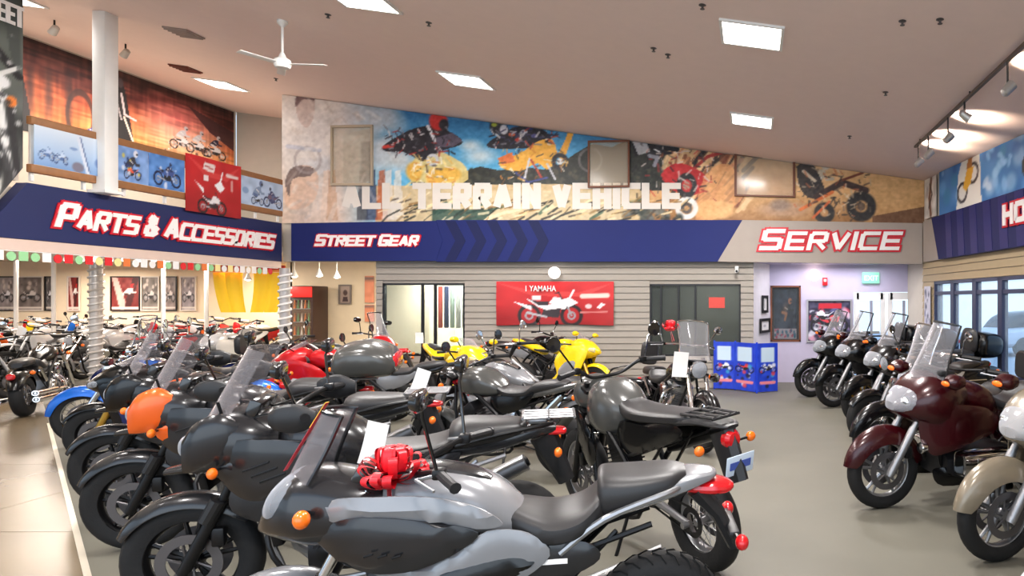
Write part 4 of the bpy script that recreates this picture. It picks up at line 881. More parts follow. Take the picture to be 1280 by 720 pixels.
# thin white poles and the spiral wrapped pillars
for k, (px_, Y, lab) in enumerate([(20, 15.42, 'thin white pole at the far left of the showroom, nearest the picture edge'), (67, 15.42, 'thin white pole in the showroom left of the spiral pillar'), (204, 15.42, 'thin white pole in the showroom right of the spiral pillar'), (258, 15.42, 'thin white pole beside the yellow banners')]):
    e = tag(empty('support_pole', ((px_ - CX) * Y / F, Y, 0)), lab, 'pole'); MB().tube([(0, 0, .02), (0, 0, 2.70 if px_ < 240 else 2.70)], .04, 12).build('pole_shaft', M_white, e); MB().lathe([(.09, 0), (.09, .02), (.045, .04)], (0, 0, 0), 'z', 14).build('base_flange', M_white, e)
M_sp = mat('silver_tube', (176, 172, 170), .4, .3, bump=.3, bscale=20)
for k, (px_, Y, r, H, lab) in enumerate([(120, 13.6, .10, 2.70, 'silver spiral-wrapped pillar in the left showroom'), (356, 13.15, .085, 2.24, 'pale spiral-wrapped pillar below the sign corner')]):
    X = (px_ - CX) * Y / F; e = tag(empty('wrapped_pillar', (X, Y, 0)), lab, 'pillar'); MB().tube([(0, 0, 0), (0, 0, H - .01)], r, 18).build('pillar_core', M_sp, e)
    pts = [(math.cos(a) * (r + .01), math.sin(a) * (r + .01), a / (2 * math.pi) * .13 + .04) for a in np.arange(0, 2 * math.pi * (H - .1) / .13, .4)]; MB().tube(pts, .022, 6).build('spiral_wrap', M_lwhite if k else mat('spiral_silver', (206, 202, 200), .3, .4), e)
# yellow banners
for k, (px_, lab) in enumerate([(277, 'first'), (292, 'second'), (328, 'third'), (345, 'last')]):
    Y = 18.0; X = (px_ - CX) * Y / F; s = 1 if k < 2 else -1
    b = MB(); b.sheet(lambda u, v: (u * (.16 + .06 * v) + s * .12 * (1 - v) ** 2 * 1.2, .03 * math.sin(u * 3), -1.0 + 1.0 * v), 8, 10, .006); o = b.build('yellow_banner', mat('banner_yellow', (244, 206, 30), .6), None, 40, loc=(X, Y, 2.34)); tag(o, 'yellow curved banner hanging in the showroom, %s from the left' % lab, 'banner', 'yellow banners')
for (px_, lab, c) in [(284, 'red and orange valance board over the yellow banners at left', (206, 60, 36)), (336, 'red and orange valance board over the yellow banners at right', (206, 60, 36))]:
    e = tag(empty('valance_board', ((px_ - CX) * 17.9 / F, 17.9, 2.36)), lab, 'sign'); MB().box((0, 0, .07), (.8, .04, .16)).build('board', mat('valance_red', c, .5), e, 0); MB().tube([(-.3, 0, .14), (-.3, 0, .36)], .01, 6).build('hanger', M_white, e); MB().tube([(.3, 0, .14), (.3, 0, .36)], .01, 6).build('hanger', M_white, e); MB().box((0, -.025, .01), (.8, .02, .05)).build('lower_stripe', mat('valance_orange', (236, 150, 60), .5), e, 0)
# pennant string under the sign
e = tag(empty('pennant_string', (XL + .01, 8.0, 2.23)), 'string of small round and square pennants hung under the parts sign', 'garland')
MB().tube([(0, -1.5, 0), (0, 5.2, 0)], .006, 5).build('cord', M_lwhite, e)
pc = [mat('pennant_%d' % i, c, .6, var=0) for i, c in enumerate([(214, 40, 46), (150, 206, 150), (240, 220, 150), (236, 232, 228), (224, 120, 60)])]; rg = random.Random(3)
for k in range(46):
    y = -1.4 + k * .142; c = rg.choice([0, 0, 1, 1, 2, 3, 3, 4]); b = MB()
    if k % 2: b.lathe([(.001, -.004), (.055, -.004), (.055, .004), (.001, .004)], (0, y, -.065), 'x', 12)
    else: b.box((0, y, -.06), (.006, .11, .11))
    b.build('pennant', pc[c], e, 0)
# clusters of white track lamps under the loft ceiling
bar = tag(empty('lamp_track', (-10.4, 12.4, 2.38)), 'white track with a row of small bright lamps in the left showroom', 'lamp')
MB().box((0, 0, .12), (3.0, .04, .03)).build('track', M_white, bar, 0); MB().tube([(-1.2, 0, .12), (-1.2, 0, .19)], .012, 6).build('hanger', M_white, bar); MB().tube([(1.2, 0, .12), (1.2, 0, .19)], .012, 6).build('hanger', M_white, bar)
M_bulb = mat('bulb_glow', (255, 244, 232), .4, emit=5, var=0)
for k in range(12):
    x = -1.4 + k * .25; h = MB().lathe([(.03, .1), (.035, .03), (.055, -.05), (.05, -.052), (.02, .0)], (x, 0, 0), 'z', 12).build('lamp_head', M_white, bar); MB().ell((x, 0, -.045), (.04, .04, .03), 10, 6).build('bulb', M_bulb, h)
for k, (px_, py_, Y, nm) in enumerate([(368, 343, 15.0, 'left'), (399, 342, 15.0, 'middle'), (421, 344, 15.4, 'right'), (310, 347, 15.5, 'outer left')]):
    p = at(px_, py_, Y); e = tag(empty('spot_lamp', p), 'small bright conical spot lamp in the gear room, %s one' % nm, 'lamp', 'gear room spots'); H = 2.56 - p.z; MB().tube([(0, 0, .08), (0, 0, H)], .01, 6).build('stem', M_white, e)
    MB().lathe([(.02, .09), (.03, .05), (.075, -.05), (.07, -.052), (.02, .0)], (0, 0, 0), 'z', 14).build('lamp_head', M_white, e); MB().ell((0, 0, -.04), (.055, .055, .03), 10, 6).build('bulb', M_bulb, e)
# gear room: drinks machine, picture, slat panels
GY = 16.98
def gx(p): return (p - CX) * GY / F
def gz(p): return CAMZ + (CY - p) * GY / F
e = tag(empty('drinks_machine', (gx(399), GY - .35, 0)), 'dark red-topped glass-front drinks cooler in the gear room', 'cooler'); w_ = gx(412) - gx(386); H = gz(358)
MB().box((0, 0, H / 2 + .02), (w_, .6, H - .04), ch=.02).build('body', mat('cooler_dark', (66, 44, 36), .4), e); MB().box((0, -.32, H - .14), (w_ - .02, .04, .24), ch=.01).build('header_panel', mat('cooler_red', (226, 50, 44), .4, emit=.3, var=0), e)
MB().box((0, -.315, H * .5 - .1), (w_ - .08, .02, H - .55)).build('glass_door', glass('cooler_glass', (180, 150, 120), .2), e, 0)
for z in (.55, .85, 1.15, 1.45):
    s_ = MB().box((0, -.305, z), (w_ - .1, .01, .02)).build('shelf', M_steel, e, 0)
    for i in range(5): MB().tube([(-w_ / 2 + .09 + i * .08, -.31, z + .01), (-w_ / 2 + .09 + i * .08, -.31, z + .2)], [.028, .028, .01], 8).build('drink_bottle', mat('drink_%d' % (i % 3), [(190, 110, 60), (90, 130, 90), (200, 190, 180)][i % 3], .3), e)
P = Painter(40, 60, 1.5, (170, 150, 140)); P.ell(20, 24, 10, 12, (90, 70, 66)); P.poly([(8, 56), (12, 38), (28, 38), (32, 56)], (80, 60, 60)); framed('picture_portrait', P, (gx(432), GY - .005, gz(368)), .30, .46, mat('grey_frame', (120, 110, 104), .5), 'small grey framed picture on the cream gear room wall')
for k, (a, c, lab) in enumerate([(345, 378, 'upper'), (381, 402, 'lower')]):
    P = Painter(40, 40, 1, (222, 140, 106)); P.noise(12, 40, 6, k); P.line([(0, 4), (40, 4)], 5, (120, 100, 96)); O = Vector((-7.13, 15.3, gz(c))); o = printed('orange_panel', P, Vector((gx(456) + .02, GY - .03, gz(c))), (gx(470) - gx(456) - .05, 0, 0), (0, 0, gz(a) - gz(c)), 8, 12); tag(o, '%s orange display panel at the end of the gear room wall' % lab, 'panel')
e = tag(empty('gear_shelf', (gx(373), GY - .2, 0)), 'grey shelf rack with folded gear at the left of the drinks cooler', 'shelf')
for z in (.4, .8, 1.2, 1.6): MB().box((0, 0, z), (.42, .3, .03)).build('shelf_board', M_steel, e, 0); MB().box((0, -.02, z + .12), (.34, .2, .18), ch=.03).build('folded_gear', mat('gear_%d' % int(z * 5), random.Random(int(z * 10)).choice([(60, 70, 110), (80, 80, 90), (130, 130, 140)]), .8), e)
for s in (-1, 1): MB().box((s * .21, 0, .85), (.02, .3, 1.7)).build('side_post', M_steel, e, 0)

# red banner on the plank wall
P = red_banner_art(150, 57); P.line([(110, 19), (142, 18)], 6, (226, 200, 190)); P.ell(118, 32, 5, 3.4, (220, 190, 190)); P.poly([(128, 34), (134, 28), (140, 29), (133, 35)], (240, 236, 236)); P.line([(108, 40), (142, 39)], 2, (200, 120, 116))
bn = tag(printed('wall_banner', P, at(621, 407, YB - .03), (bx(767) - bx(621), 0, 0), (0, 0, bz(352) - bz(407)), 110, 44, th=.006, bulge=lambda u, v: .014 * (1 + math.sin(u * 8 + v * 3)), bottom=lambda u: .03 * math.sin(u * math.pi)), 'red banner with a white sport bike hung on the plank wall below the globe lamp', 'banner')
lettering('lettering', '1 YAMAHA', M_lwhite, .15, at(657, 364, YB - .09), ROT_BACK, bn, depth=.003, bold=.012, sx=.8)
# blue folding display
M_db = mat('display_blue', (26, 60, 190), .4)
fd = tag(empty('folding_display', at(930, 486, 12.95) * 1.0), 'blue folding picture display standing before the plank wall', 'display'); fd.location.z = 0; ox = fd.location.x
for k, (a, c, ya, yb) in enumerate([(893, 919, 13.35, 13.2), (919, 946, 13.2, 12.75), (946, 971, 12.75, 12.95)]):
    A = Vector(((a - CX) * ya / F, ya, 0)); B = Vector(((c - CX) * yb / F, yb, 0)); P = Painter(60, 130, 1.4, (26, 60, 190)); P.noise(14, 10, 12, k)
    P.poly([(10, 12), (50, 12), (50, 50), (10, 50)], (190, 210, 226)); P.bike(30, 80, 34, (210, 60, 60) if k % 2 else (230, 230, 236)); P.blobs(10, 10, 50, 56, 118, (3, 8), [(226, 226, 230), (200, 60, 80), (60, 150, 200), (30, 30, 60)], k, .9); P.line([(10, 106), (50, 106)], 8, (226, 130, 140))
    g = printed('display_panel', P, A + Vector((0, 0, .02)), B - A, (0, 0, .86), 24, 50, fd, th=.03); g.location = -fd.location
    MB().tube([A - fd.location, A - fd.location + Vector((0, 0, .9))], .018, 8).build('hinge_post', M_db, fd)
o = MB().box((0, 0, .07), (.30, .005, .2)).build('window_sign', mat('sign_pinkred', (206, 70, 60), .5), None, 0, loc=at(896, 383, YB + .03)); tag(o, 'small red sign stuck inside the right office window', 'sign')

# ---------------------------------------------------------------- ceiling fittings
M_pan = mat('panel_glow', (255, 250, 244), .4, emit=6.0, var=0)
names = ['ceiling light panel right of centre, nearer the viewer', 'ceiling light panel right of centre, farther one above the mural', 'ceiling light panel above the middle of the mural', 'ceiling light panel cut by the top picture edge', 'ceiling light panel over the loft, in front of the sunset mural']
for k, (x, y) in enumerate(PANELS):
    if y < 4: continue
    e = tag(empty('ceiling_light', (x, y, ceil_z(x))), names[k] if k < 5 else ['ceiling light panel over the loft above the picture edge', 'ceiling light panel near the left street mural', 'ceiling light panel near the viewer at left', 'ceiling light panel near the viewer at right'][k - 5], 'lamp', 'ceiling light panels'); e.rotation_euler = (0, SLOPE, 0); b = MB()
    for s in (-1, 1): b.box((s * .305, 0, -.012), (.03, .64, .024)); b.box((0, s * .305, -.012), (.58, .03, .024))
    b.build('trim_frame', M_white, e, 0); MB().box((0, 0, -.010), (.58, .58, .012)).build('diffuser', M_pan, e, 0)
# fan
Y = 8.9; X = (353 - CX) * Y / F; e = tag(empty('ceiling_fan', (X, Y, ceil_z(X))), 'white ceiling fan on a long rod left of the mural', 'fan'); zc = CAMZ + (375 - 80) * Y / F - ceil_z(X)
MB().tube([(0, 0, 0), (0, 0, zc + .08)], .014, 8).build('down_rod', M_white, e); MB().lathe([(.06, 0), (.06, -.03), (.02, -.08)], (0, 0, .0), 'z', 16).build('canopy', M_white, e); MB().lathe([(.02, .14), (.045, .08), (.09, .05), (.10, .0), (.08, -.05), (.02, -.06)], (0, 0, zc), 'z', 20).build('motor', M_white, e)
for a in (5, 125, 245):
    a = math.radians(a); R = Matrix.Rotation(a, 3, 'Z') @ Matrix.Rotation(math.radians(9), 3, 'X'); MB().box(R @ Vector((.30, 0, 0)) + Vector((0, 0, zc)), (.42, .09, .008), R, ch=.003).build('blade', M_white, e)
# air vents, sprinklers
for k, (px_, py_, lab) in enumerate([(232, 85, 'brown square air vent in the ceiling over the loft'), (230, 40, 'faint grey ceiling vent above the loft, nearer the viewer')]):
    s = (375 - py_ + 0.134 * (px_ - CX)) / 2.675; Y = F / s; X = (px_ - CX) / s; e = tag(empty('ceiling_vent', (X, Y, ceil_z(X))), lab, 'vent'); e.rotation_euler = (0, SLOPE, 0); mm = mat('vent_%d' % k, (110, 60, 50) if k == 0 else (160, 140, 130), .6)
    MB().box((0, 0, -.012), (.34, .34, .02)).build('backing', mm, e, 0)
    for i in range(5): MB().box((0, -.14 + i * .07, -.03), (.32, .02, .02)).build('slat', mm, e, 0)
for k, (px_, py_) in enumerate([(410, 18), (817, 60), (1175, 24), (1107, 115), (1062, 170), (345, 98), (835, 68), (878, 6), (1128, 26), (536, 28)]):
    s = (375 - py_ + 0.134 * (px_ - CX)) / 2.675; Y = F / s; X = (px_ - CX) / s
    o = MB().lathe([(.035, 0), (.035, -.006), (.012, -.012), (.010, -.035), (.022, -.038), (.022, -.042)], (0, 0, 0), 'z', 12).build('sprinkler_head', mat('sprinkler_metal', (90, 84, 82), .4, .5), None, loc=(X, Y, ceil_z(X))); tag(o, ['tiny sprinkler head at the top edge above the mural centre', 'tiny dark sprinkler head between the two ceiling panels right of centre', 'dark sprinkler head near the top right beside the track', 'sprinkler head right of the far ceiling panel', 'sprinkler head just above the far right mural end', 'sprinkler head just below the ceiling fan', 'sprinkler head right of the tiny dark one', 'sprinkler head at the top edge above the near ceiling panel', 'faint sprinkler head at the top left of the dark one near the track', 'faint sprinkler head right of the panel cut by the top edge'][k], 'sprinkler', 'ceiling sprinklers')
# spot lamps over the loft and the track on the right
def track_lamp(name, loc, aim, label, group, power=0, col=(1, .80, .60), drop=.14):
    e = tag(empty(name, loc), label, 'lamp', group); a = Vector(aim).normalized(); MB().tube([(0, 0, 0), (0, 0, -drop + .04)], .012, 6).build('stem', M_black, e)
    h = MB().lathe([(.02, -.07), (.045, -.05), (.055, .07), (.048, .07), (.03, 0)], Vector((0, 0, -drop)), a, 14).build('lamp_head', M_steel, e); MB().ell(Vector((0, 0, -drop)) + a * .055, (.035, .035, .035), 10, 6).build('bulb', M_bulb, h)
    if power:
        l = bpy.data.lights.new('lamp_beam', 'SPOT'); l.energy = power; l.color = col; l.spot_size = 1.7; l.spot_blend = .8; l.shadow_soft_size = .04
        o = bpy.data.objects.new('lamp_beam', l); COL.objects.link(o); o.location = Vector(loc) + Vector((0, 0, -drop)) + a * .12; o.rotation_euler = a.to_track_quat('-Z', 'Y').to_euler()
    return e
for k, (px_, py_, lab) in enumerate([(68, 35, 'nearest the viewer'), (127, 52, 'middle'), (157, 65, 'farthest')]):
    s = (375 - py_ + 10 + 0.134 * (px_ - CX)) / 2.675; Y = F / s; X = (px_ - CX) / s
    track_lamp('loft_spot_lamp', (X, Y, ceil_z(X)), (-.6, .2, -.5), 'silver spot lamp under the ceiling over the loft, %s' % lab, 'loft spots')
tr = tag(empty('track_rail', (2.45, 8.1, ceil_z(2.45))), 'dark lamp track running along the ceiling toward the far right corner', 'rail')
MB().box((0, 0, -.05), (.04, 5.4, .03)).build('track', mat('track_brown', (84, 72, 58), .4), tr, 0)
for y in (-2.4, 0, 2.4): MB().tube([(0, y, 0), (0, y, -.04)], .01, 6).build('hanger', M_black, tr)
for k, (y, pw) in enumerate([(6.9, 90), (8.3, 0), (9.0, 90), (10.0, 110), (10.6, 90)]):
    track_lamp('track_lamp', (2.45, y, ceil_z(2.45) - .06), (.55, .05, .6 if pw else -.4), 'bright spot lamp on the right ceiling track, %s' % ['nearest the viewer', 'second, unlit', 'third', 'fourth', 'farthest, by the corner'][k], 'right track lamps', pw, drop=.27 if pw else .16)
# ---------------------------------------------------------------- motorcycles (front = +x, left = +y, ground z = 0)
M_tyre = mat('tyre_rubber', (17, 17, 18), .75, var=.1, bump=.25, bscale=40)
M_seat = mat('seat_vinyl', (36, 35, 36), .42, bump=.06, bscale=200)
M_plast = mat('dark_plastic', (28, 28, 30), .45)
M_blk = mat('gloss_black', (14, 14, 16), .18, coat=.6)
M_satin = mat('satin_black', (15, 15, 17), .38, .3)
M_chrome = mat('chrome', (214, 214, 216), .10, 1.0, var=0)
M_alu = mat('cast_aluminium', (150, 150, 152), .36, .8)
M_eng = mat('engine_grey', (40, 40, 43), .42, .6)
M_amber = mat('amber_lens', (240, 110, 20), .2, coat=.5, var=0)
M_redl = mat('red_lens', (190, 16, 24), .15, coat=.6, var=0)
M_disc = mat('brake_steel', (96, 94, 96), .4, .7)
M_lens = glass('headlight_glass', (200, 204, 212), .34, .05)
M_screen = glass('clear_screen', (214, 212, 216), .10)
M_smoke = glass('smoked_screen', (176, 170, 172), .13)
M_paper = mat('paper_tag', (236, 234, 232), .7)
PAINT = {}
def paint(nm, rgb, rough=.25, metal=.2):
    if nm not in PAINT: PAINT[nm] = mat('paint_' + nm, rgb, rough, metal, coat=.3, var=.04)
    return PAINT[nm]
for nm, rgb in dict(silver=(128, 129, 132), darkgrey=(33, 33, 35), black=(6, 6, 8), orange=(226, 96, 30), blue=(24, 96, 190), red=(196, 22, 28), maroon=(50, 4, 10), white=(206, 206, 208), yellow=(244, 206, 20), champagne=(120, 110, 94), grey=(74, 74, 72), green=(70, 160, 60), navy=(30, 40, 90)).items(): paint(nm, rgb)

def wheel(root, nm, x, R, w, kind, rim_m, disc=True, fr=True):
    b = MB(); r = R - w * .5; h = w * .5
    prof = [(R - w * .95, -h * .75), (R - w * .55, -h), (R - w * .22, -h * .86), (R - w * .05, -h * .5), (R, 0), (R - w * .05, h * .5), (R - w * .22, h * .86), (R - w * .55, h), (R - w * .95, h * .75)]
    b.lathe(prof, (x, 0, R), 'y', 40, closed=True)
    t = b.build(nm, M_tyre, root, 50)
    ri = R - w * .9; c = (x, 0, R)
    b = MB(); b.lathe([(ri + .006, -h * .72), (ri + .012, -h * .72), (ri - .012, -h * .45), (ri - .02, 0), (ri - .012, h * .45), (ri + .012, h * .72), (ri + .006, h * .72), (ri - .006, 0)], c, 'y', 40, closed=True)
    if kind == 'cast':
        for k in range(5):
            for da in (-.16, .16):
                a = 2 * math.pi * k / 5 + .3; p0 = (x + math.cos(a + da * .6) * .04, 0, R + math.sin(a + da * .6) * .04); p1 = (x + math.cos(a + da) * (ri - .01), 0, R + math.sin(a + da) * (ri - .01)); b.tube([p0, p1], [.017, .011], 6)
        b.lathe([(.0, -.055), (.045, -.05), (.05, 0), (.045, .05), (0, .055)], c, 'y', 16)
    elif kind == 'solid':
        for k in range(10):
            a = 2 * math.pi * k / 10; b.tube([(x + math.cos(a) * .05, 0, R + math.sin(a) * .05), (x + math.cos(a + .12) * (ri - .01), 0, R + math.sin(a + .12) * (ri - .01))], [.022, .014], 6)
        b.lathe([(.0, -.06), (.06, -.05), (.07, 0), (.06, .05), (0, .06)], c, 'y', 18)
    else:
        for k in range(28):
            a = 2 * math.pi * k / 28; s = 1 if k % 2 else -1; a2 = a + (.35 if k % 4 < 2 else -.35)
            b.tube([(x + math.cos(a2) * .035, s * .04, R + math.sin(a2) * .035), (x + math.cos(a) * ri, s * .004, R + math.sin(a) * ri)], .0026, 4, cap=False)
        b.lathe([(.0, -.065), (.02, -.065), (.042, -.045), (.042, -.035), (.024, -.03), (.024, .03), (.042, .035), (.042, .045), (.02, .065), (0, .065)], c, 'y', 16)
    b.build('rim', rim_m, t, 40)
    if disc:
        b = MB(); rd = .15 if fr else .12
        for s in ((1, -1) if fr else (-1,)): b.lathe([(rd * .68, s * .062), (rd, s * .062), (rd, s * .067), (rd * .68, s * .067)], c, 'y', 28, closed=True); [b.tube([(c[0] + math.cos(q_) * .03, s * .058, c[2] + math.sin(q_) * .03), (c[0] + math.cos(q_ + .3) * rd * .68, s * .0645, c[2] + math.sin(q_ + .3) * rd * .68)], .007, 5) for q_ in np.arange(6) * math.pi / 3]
        b.build('brake_disc', M_disc, t, 30)
    return t

def fork(root, ax, top, r, low_m, up_m, wd=.1, usd=False, caliper=True):
    for s in (1, -1):
        A = Vector((ax[0], s * wd, ax[1])); T = Vector((top[0], s * wd, top[1])); M_ = A.lerp(T, .5)
        f = MB().tube([A + (A - T) * .04, A, M_], [r * 1.1, r * 1.25, r * 1.2], 12).build('fork_leg', up_m if usd else low_m, root)
        MB().tube([M_, T], r * .9 if not usd else r * 1.3, 12).build('fork_tube', low_m if usd else up_m, f)
        if caliper: MB().box(A.lerp(T, .22) + Vector((-.07, -s * .012, .0)), (.06, .05, .10), ch=.012).build('brake_caliper', M_satin, f)
    b = MB()
    for t in (.72, .93): p = Vector((ax[0], 0, ax[1])).lerp(Vector((top[0], 0, top[1])), t); b.box(p + Vector((-.02, 0, 0)), (.09, 2 * wd + .07, .03), Matrix.Rotation(math.atan2(ax[0] - top[0], top[1] - ax[1]) * -1, 3, 'Y'), ch=.008)
    b.build('triple_clamp', M_satin, root)

def bars(root, x, z, hw, pull, rise=.03, m=M_satin, mirrors='round', mm=M_blk, mz=.20, levers=True, grip_m=M_plast):
    pts = [(x - pull, -hw, z), (x - pull * .55, -hw * .62, z + .012), (x, -hw * .3, z - rise), (x + .01, 0, z - rise - .01), (x, hw * .3, z - rise), (x - pull * .55, hw * .62, z + .012), (x - pull, hw, z)]
    h = MB().tube(pts, .0125, 8, smooth=5).build('handlebar', m, root)
    for s in (1, -1):
        a, c = Vector((x - pull, s * hw, z)), Vector((x - pull * .62, s * hw * .68, z + .010)); d = (a - c)
        MB().tube([c, a], .019, 10).tube([a, a + d * .06], .022, 10).build('grip', grip_m, h)
        MB().box(c - d * .12, (.05, .05, .045), ch=.012).build('switch_pod', M_satin, h)
        if levers: MB().tube([c + Vector((.03, 0, -.005)), c + Vector((.085, s * .02, -.01)), a + Vector((.075, -s * .01, -.015))], [.008, .007, .006], 6).build('brake_lever' if s < 0 else 'clutch_lever', M_alu, h)
        if mirrors:
            m0 = c + Vector((.015, 0, .02)); m1 = m0 + Vector((.03, s * .07, mz * .75)); m2 = m0 + Vector((.02, s * .12, mz))
            g = MB().tube([m0, m1, m2], .007, 6).build('mirror_stalk', mm, h)
            if mirrors == 'round': MB().lathe([(0, -.012), (.035, -.014), (.052, 0), (.05, .014), (.045, .01), (0, .008)], m2, (-1, 0, .1), 18).build('mirror_head', mm, g)
            else: MB().loft([(m2.x - .012, m2.z - .03, m2.z + .03, .06), (m2.x + .0, m2.z - .042, m2.z + .042, .075), (m2.x + .03, m2.z - .03, m2.z + .03, .055)], 14, 3, y=m2.y, ex=3).build('mirror_head', mm, g)
    return h

def signals(root, fx, fz, fy, rx_, rz_, ry, size=.028):
    for (x, z, y) in ((fx, fz, fy), (rx_, rz_, ry)):
        if x is None: continue
        for s in (1, -1):
            t = MB().tube([(x, s * (y - .08), z), (x, s * (y - .01), z)], .008, 6).build('signal_stalk', M_satin, root)
            MB().ell((x, s * y, z), (size * .8, size * 1.1, size)).build('turn_signal', M_amber, t)

def plate(root, x, z, tilt=.25, text='', col=(206, 220, 236)):
    R = Matrix.Rotation(-tilt, 3, 'Y'); p = MB().box((x, 0, z), (.004, .20, .12), R, ch=.0018).build('license_plate', mat('plate_blue', col, .4), root)
    b = MB(); b.box(R @ Vector((-.004, 0, 0)) + Vector((x, 0, z)), (.003, .15, .045), R); b.build('plate_print', mat('plate_print', (70, 90, 170), .5), p, 0)

def engine(root, kind, m=M_eng, cm=M_alu, x=0.05, z=.36):
    if kind == 'single' or kind == 'twin':
        b = MB(); b.loft([(x - .24, z - .08, z + .1, .11), (x - .15, z - .13, z + .13, .14), (x + .05, z - .14, z + .1, .14), (x + .18, z - .12, z + .06, .11)], 16, 4, ex=3.5)
        R = Matrix.Rotation(math.radians(18 if kind == 'single' else 35), 3, 'Y'); wd = .18 if kind == 'single' else .34
        for i in range(6): b.box(Vector((x + .06, 0, z + .08)) + R @ Vector((0, 0, i * .03)), (.19, wd, .012), R)
        b.box(Vector((x + .06, 0, z + .1)) + R @ Vector((0, 0, .06)), (.15, wd * .85, .2), R); b.box(Vector((x + .06, 0, z + .1)) + R @ Vector((0, 0, .2)), (.17, wd * .9, .1), R, ch=.02)
        e = b.build('engine', m, root)
    elif kind == 'vtwin':
        b = MB(); b.loft([(x - .28, z - .1, z + .1, .1), (x - .15, z - .15, z + .12, .15), (x + .08, z - .16, z + .1, .15), (x + .2, z - .12, z + .04, .11)], 16, 4, ex=3.5); e = b.build('engine', m, root)
        for s in (-1, 1):
            R = Matrix.Rotation(math.radians(24 * s), 3, 'Y'); c = MB()
            for i in range(8): c.lathe([(.092, -.004), (.092, .004)], Vector((x - .04, 0, z + .05)) + R @ Vector((0, 0, .05 + i * .024)), R @ Vector((0, 0, 1)), 16)
            c.lathe([(.07, 0), (.07, .24)], Vector((x - .04, 0, z + .05)), R @ Vector((0, 0, 1)), 12); c.lathe([(.095, .23), (.1, .26), (.08, .31), (.02, .32)], Vector((x - .04, 0, z + .05)), R @ Vector((0, 0, 1)), 16); c.build('cylinder', m, e)
        MB().lathe([(.0, .20), (.06, .20), (.085, .18), (.09, .14)], (x - .03, 0, z + .24), 'y', 20).lathe([(.0, -.20), (.06, -.20), (.085, -.18), (.09, -.14)], (x - .03, 0, z + .24), 'y', 20).build('air_cleaner', M_chrome, e)
    else:   # flat six
        b = MB(); b.loft([(x - .35, z - .14, z + .1, .2), (x, z - .16, z + .12, .24), (x + .3, z - .12, z + .08, .2)], 16, 4, ex=4); e = b.build('engine', m, root)
        for s in (1, -1):
            MB().loft([(x - .27, z - .03, z + .10, .05), (x - .22, z - .06, z + .13, .09), (x + .22, z - .06, z + .13, .09), (x + .27, z - .03, z + .10, .05)], 14, 3, y=s * .30, ex=5).build('cylinder_cover', M_chrome, e)
            g = MB()
            for i in range(5): g.box((x - .16 + i * .08, s * .385, z + .035), (.012, .012, .12))
            g.build('cover_rib', cm, e, 0)
    for s in (1, -1):
        MB().lathe([(.0, .028), (.05, .028), (.095, .018), (.105, 0), (.105, -.03)], (x - .1, s * .135, z - .01), (0, s, 0), 22).build('engine_cover', cm, e)
        MB().lathe([(.0, .02), (.03, .02), (.055, .012), (.06, -.02)], (x + .08, s * .125, z - .02), (0, s, 0), 16).build('engine_cover', cm, e)
    return e

def exhaust(root, pts, r, mpts, mr, m=M_chrome, mm=None, side=-1, tip=True):
    e = MB().tube([(x, side * y, z) for x, y, z in pts], r, 8, smooth=4).build('exhaust_pipe', m, root)
    q_ = [(x, side * y, z) for x, y, z in mpts]; b = MB().tube(q_, [mr * .6, mr, mr, mr, mr * .95], 14, smooth=3); b.build('muffler', mm or m, e)
    d = (Vector(q_[-1]) - Vector(q_[0])).normalized(); MB().lathe([(mr * .5, -.01), (mr * .55, .015), (mr * .4, .015), (mr * .35, -.01)], q_[-1], d, 12, closed=True).build('muffler_tip', M_satin, e)

def frame(root, L, R, head, pivot, seat_r, m):
    b = MB(); hx, hz = head; px_, pz_ = pivot
    for s in (1, -1):
        b.tube([(hx, s * .03, hz), (hx - .2, s * .13, hz - .1), (px_ + .08, s * .14, pz_ + .2), (px_, s * .12, pz_)], .019, 8, smooth=4); b.tube([(hx + .02, s * .03, hz - .12), (hx - .02, s * .1, hz - .4), (hx - .16, s * .12, .22), (px_, s * .12, .24), (px_, s * .12, pz_)], .015, 8, smooth=4)
        b.tube([(px_ + .05, s * .12, pz_ + .22), (seat_r[0], s * .1, seat_r[1])], .013, 6); b.tube([(px_, s * .12, pz_), (seat_r[0] + .15, s * .1, seat_r[1] - .02)], .011, 6)
    b.lathe([(.032, -.09), (.032, .09)], (hx + .01, 0, hz - .03), (.4, 0, -.9), 12); b.build('frame', m, root)
def swing(root, L, R, pivot, m, chain=True, shock=True):
    px_, pz_ = pivot; b = MB()
    for s in (1, -1): b.tube([(px_ + .02, s * .08, pz_), (px_ - .15, s * .115, pz_ - .01), (-L / 2, s * .115, R)], [.028, .026, .02], 8); b.lathe([(0, .02), (.02, .02), (.02, -.02)], (-L / 2, s * .14, R), (0, s, 0), 10)
    b.build('swingarm', m, root)
    if chain: MB().lathe([(.06, -.003), (.095, -.003), (.095, .003), (.06, .003)], (-L / 2, .085, R), 'y', 26, closed=True).tube([(-L / 2, .085, R + .09), (px_ + .05, .085, pz_ + .04)], .007, 5).tube([(-L / 2, .085, R - .09), (px_ + .05, .085, pz_ - .04)], .007, 5).build('chain', M_satin, root)
def pegs(root, x, z, m=M_satin, stand=True):
    for s in (1, -1): MB().tube([(x, s * .14, z), (x - .02, s * .26, z)], .012, 8).tube([(x + .02, s * .13, z), (x + .1, s * .15, z + .0)], .007, 6).build('foot_peg', m, root)
    if stand: MB().tube([(x + .05, .12, z - .04), (x + .0, .30, .028)], .012, 8).box((x, .31, .018), (.06, .05, .01)).build('side_stand', m, root)
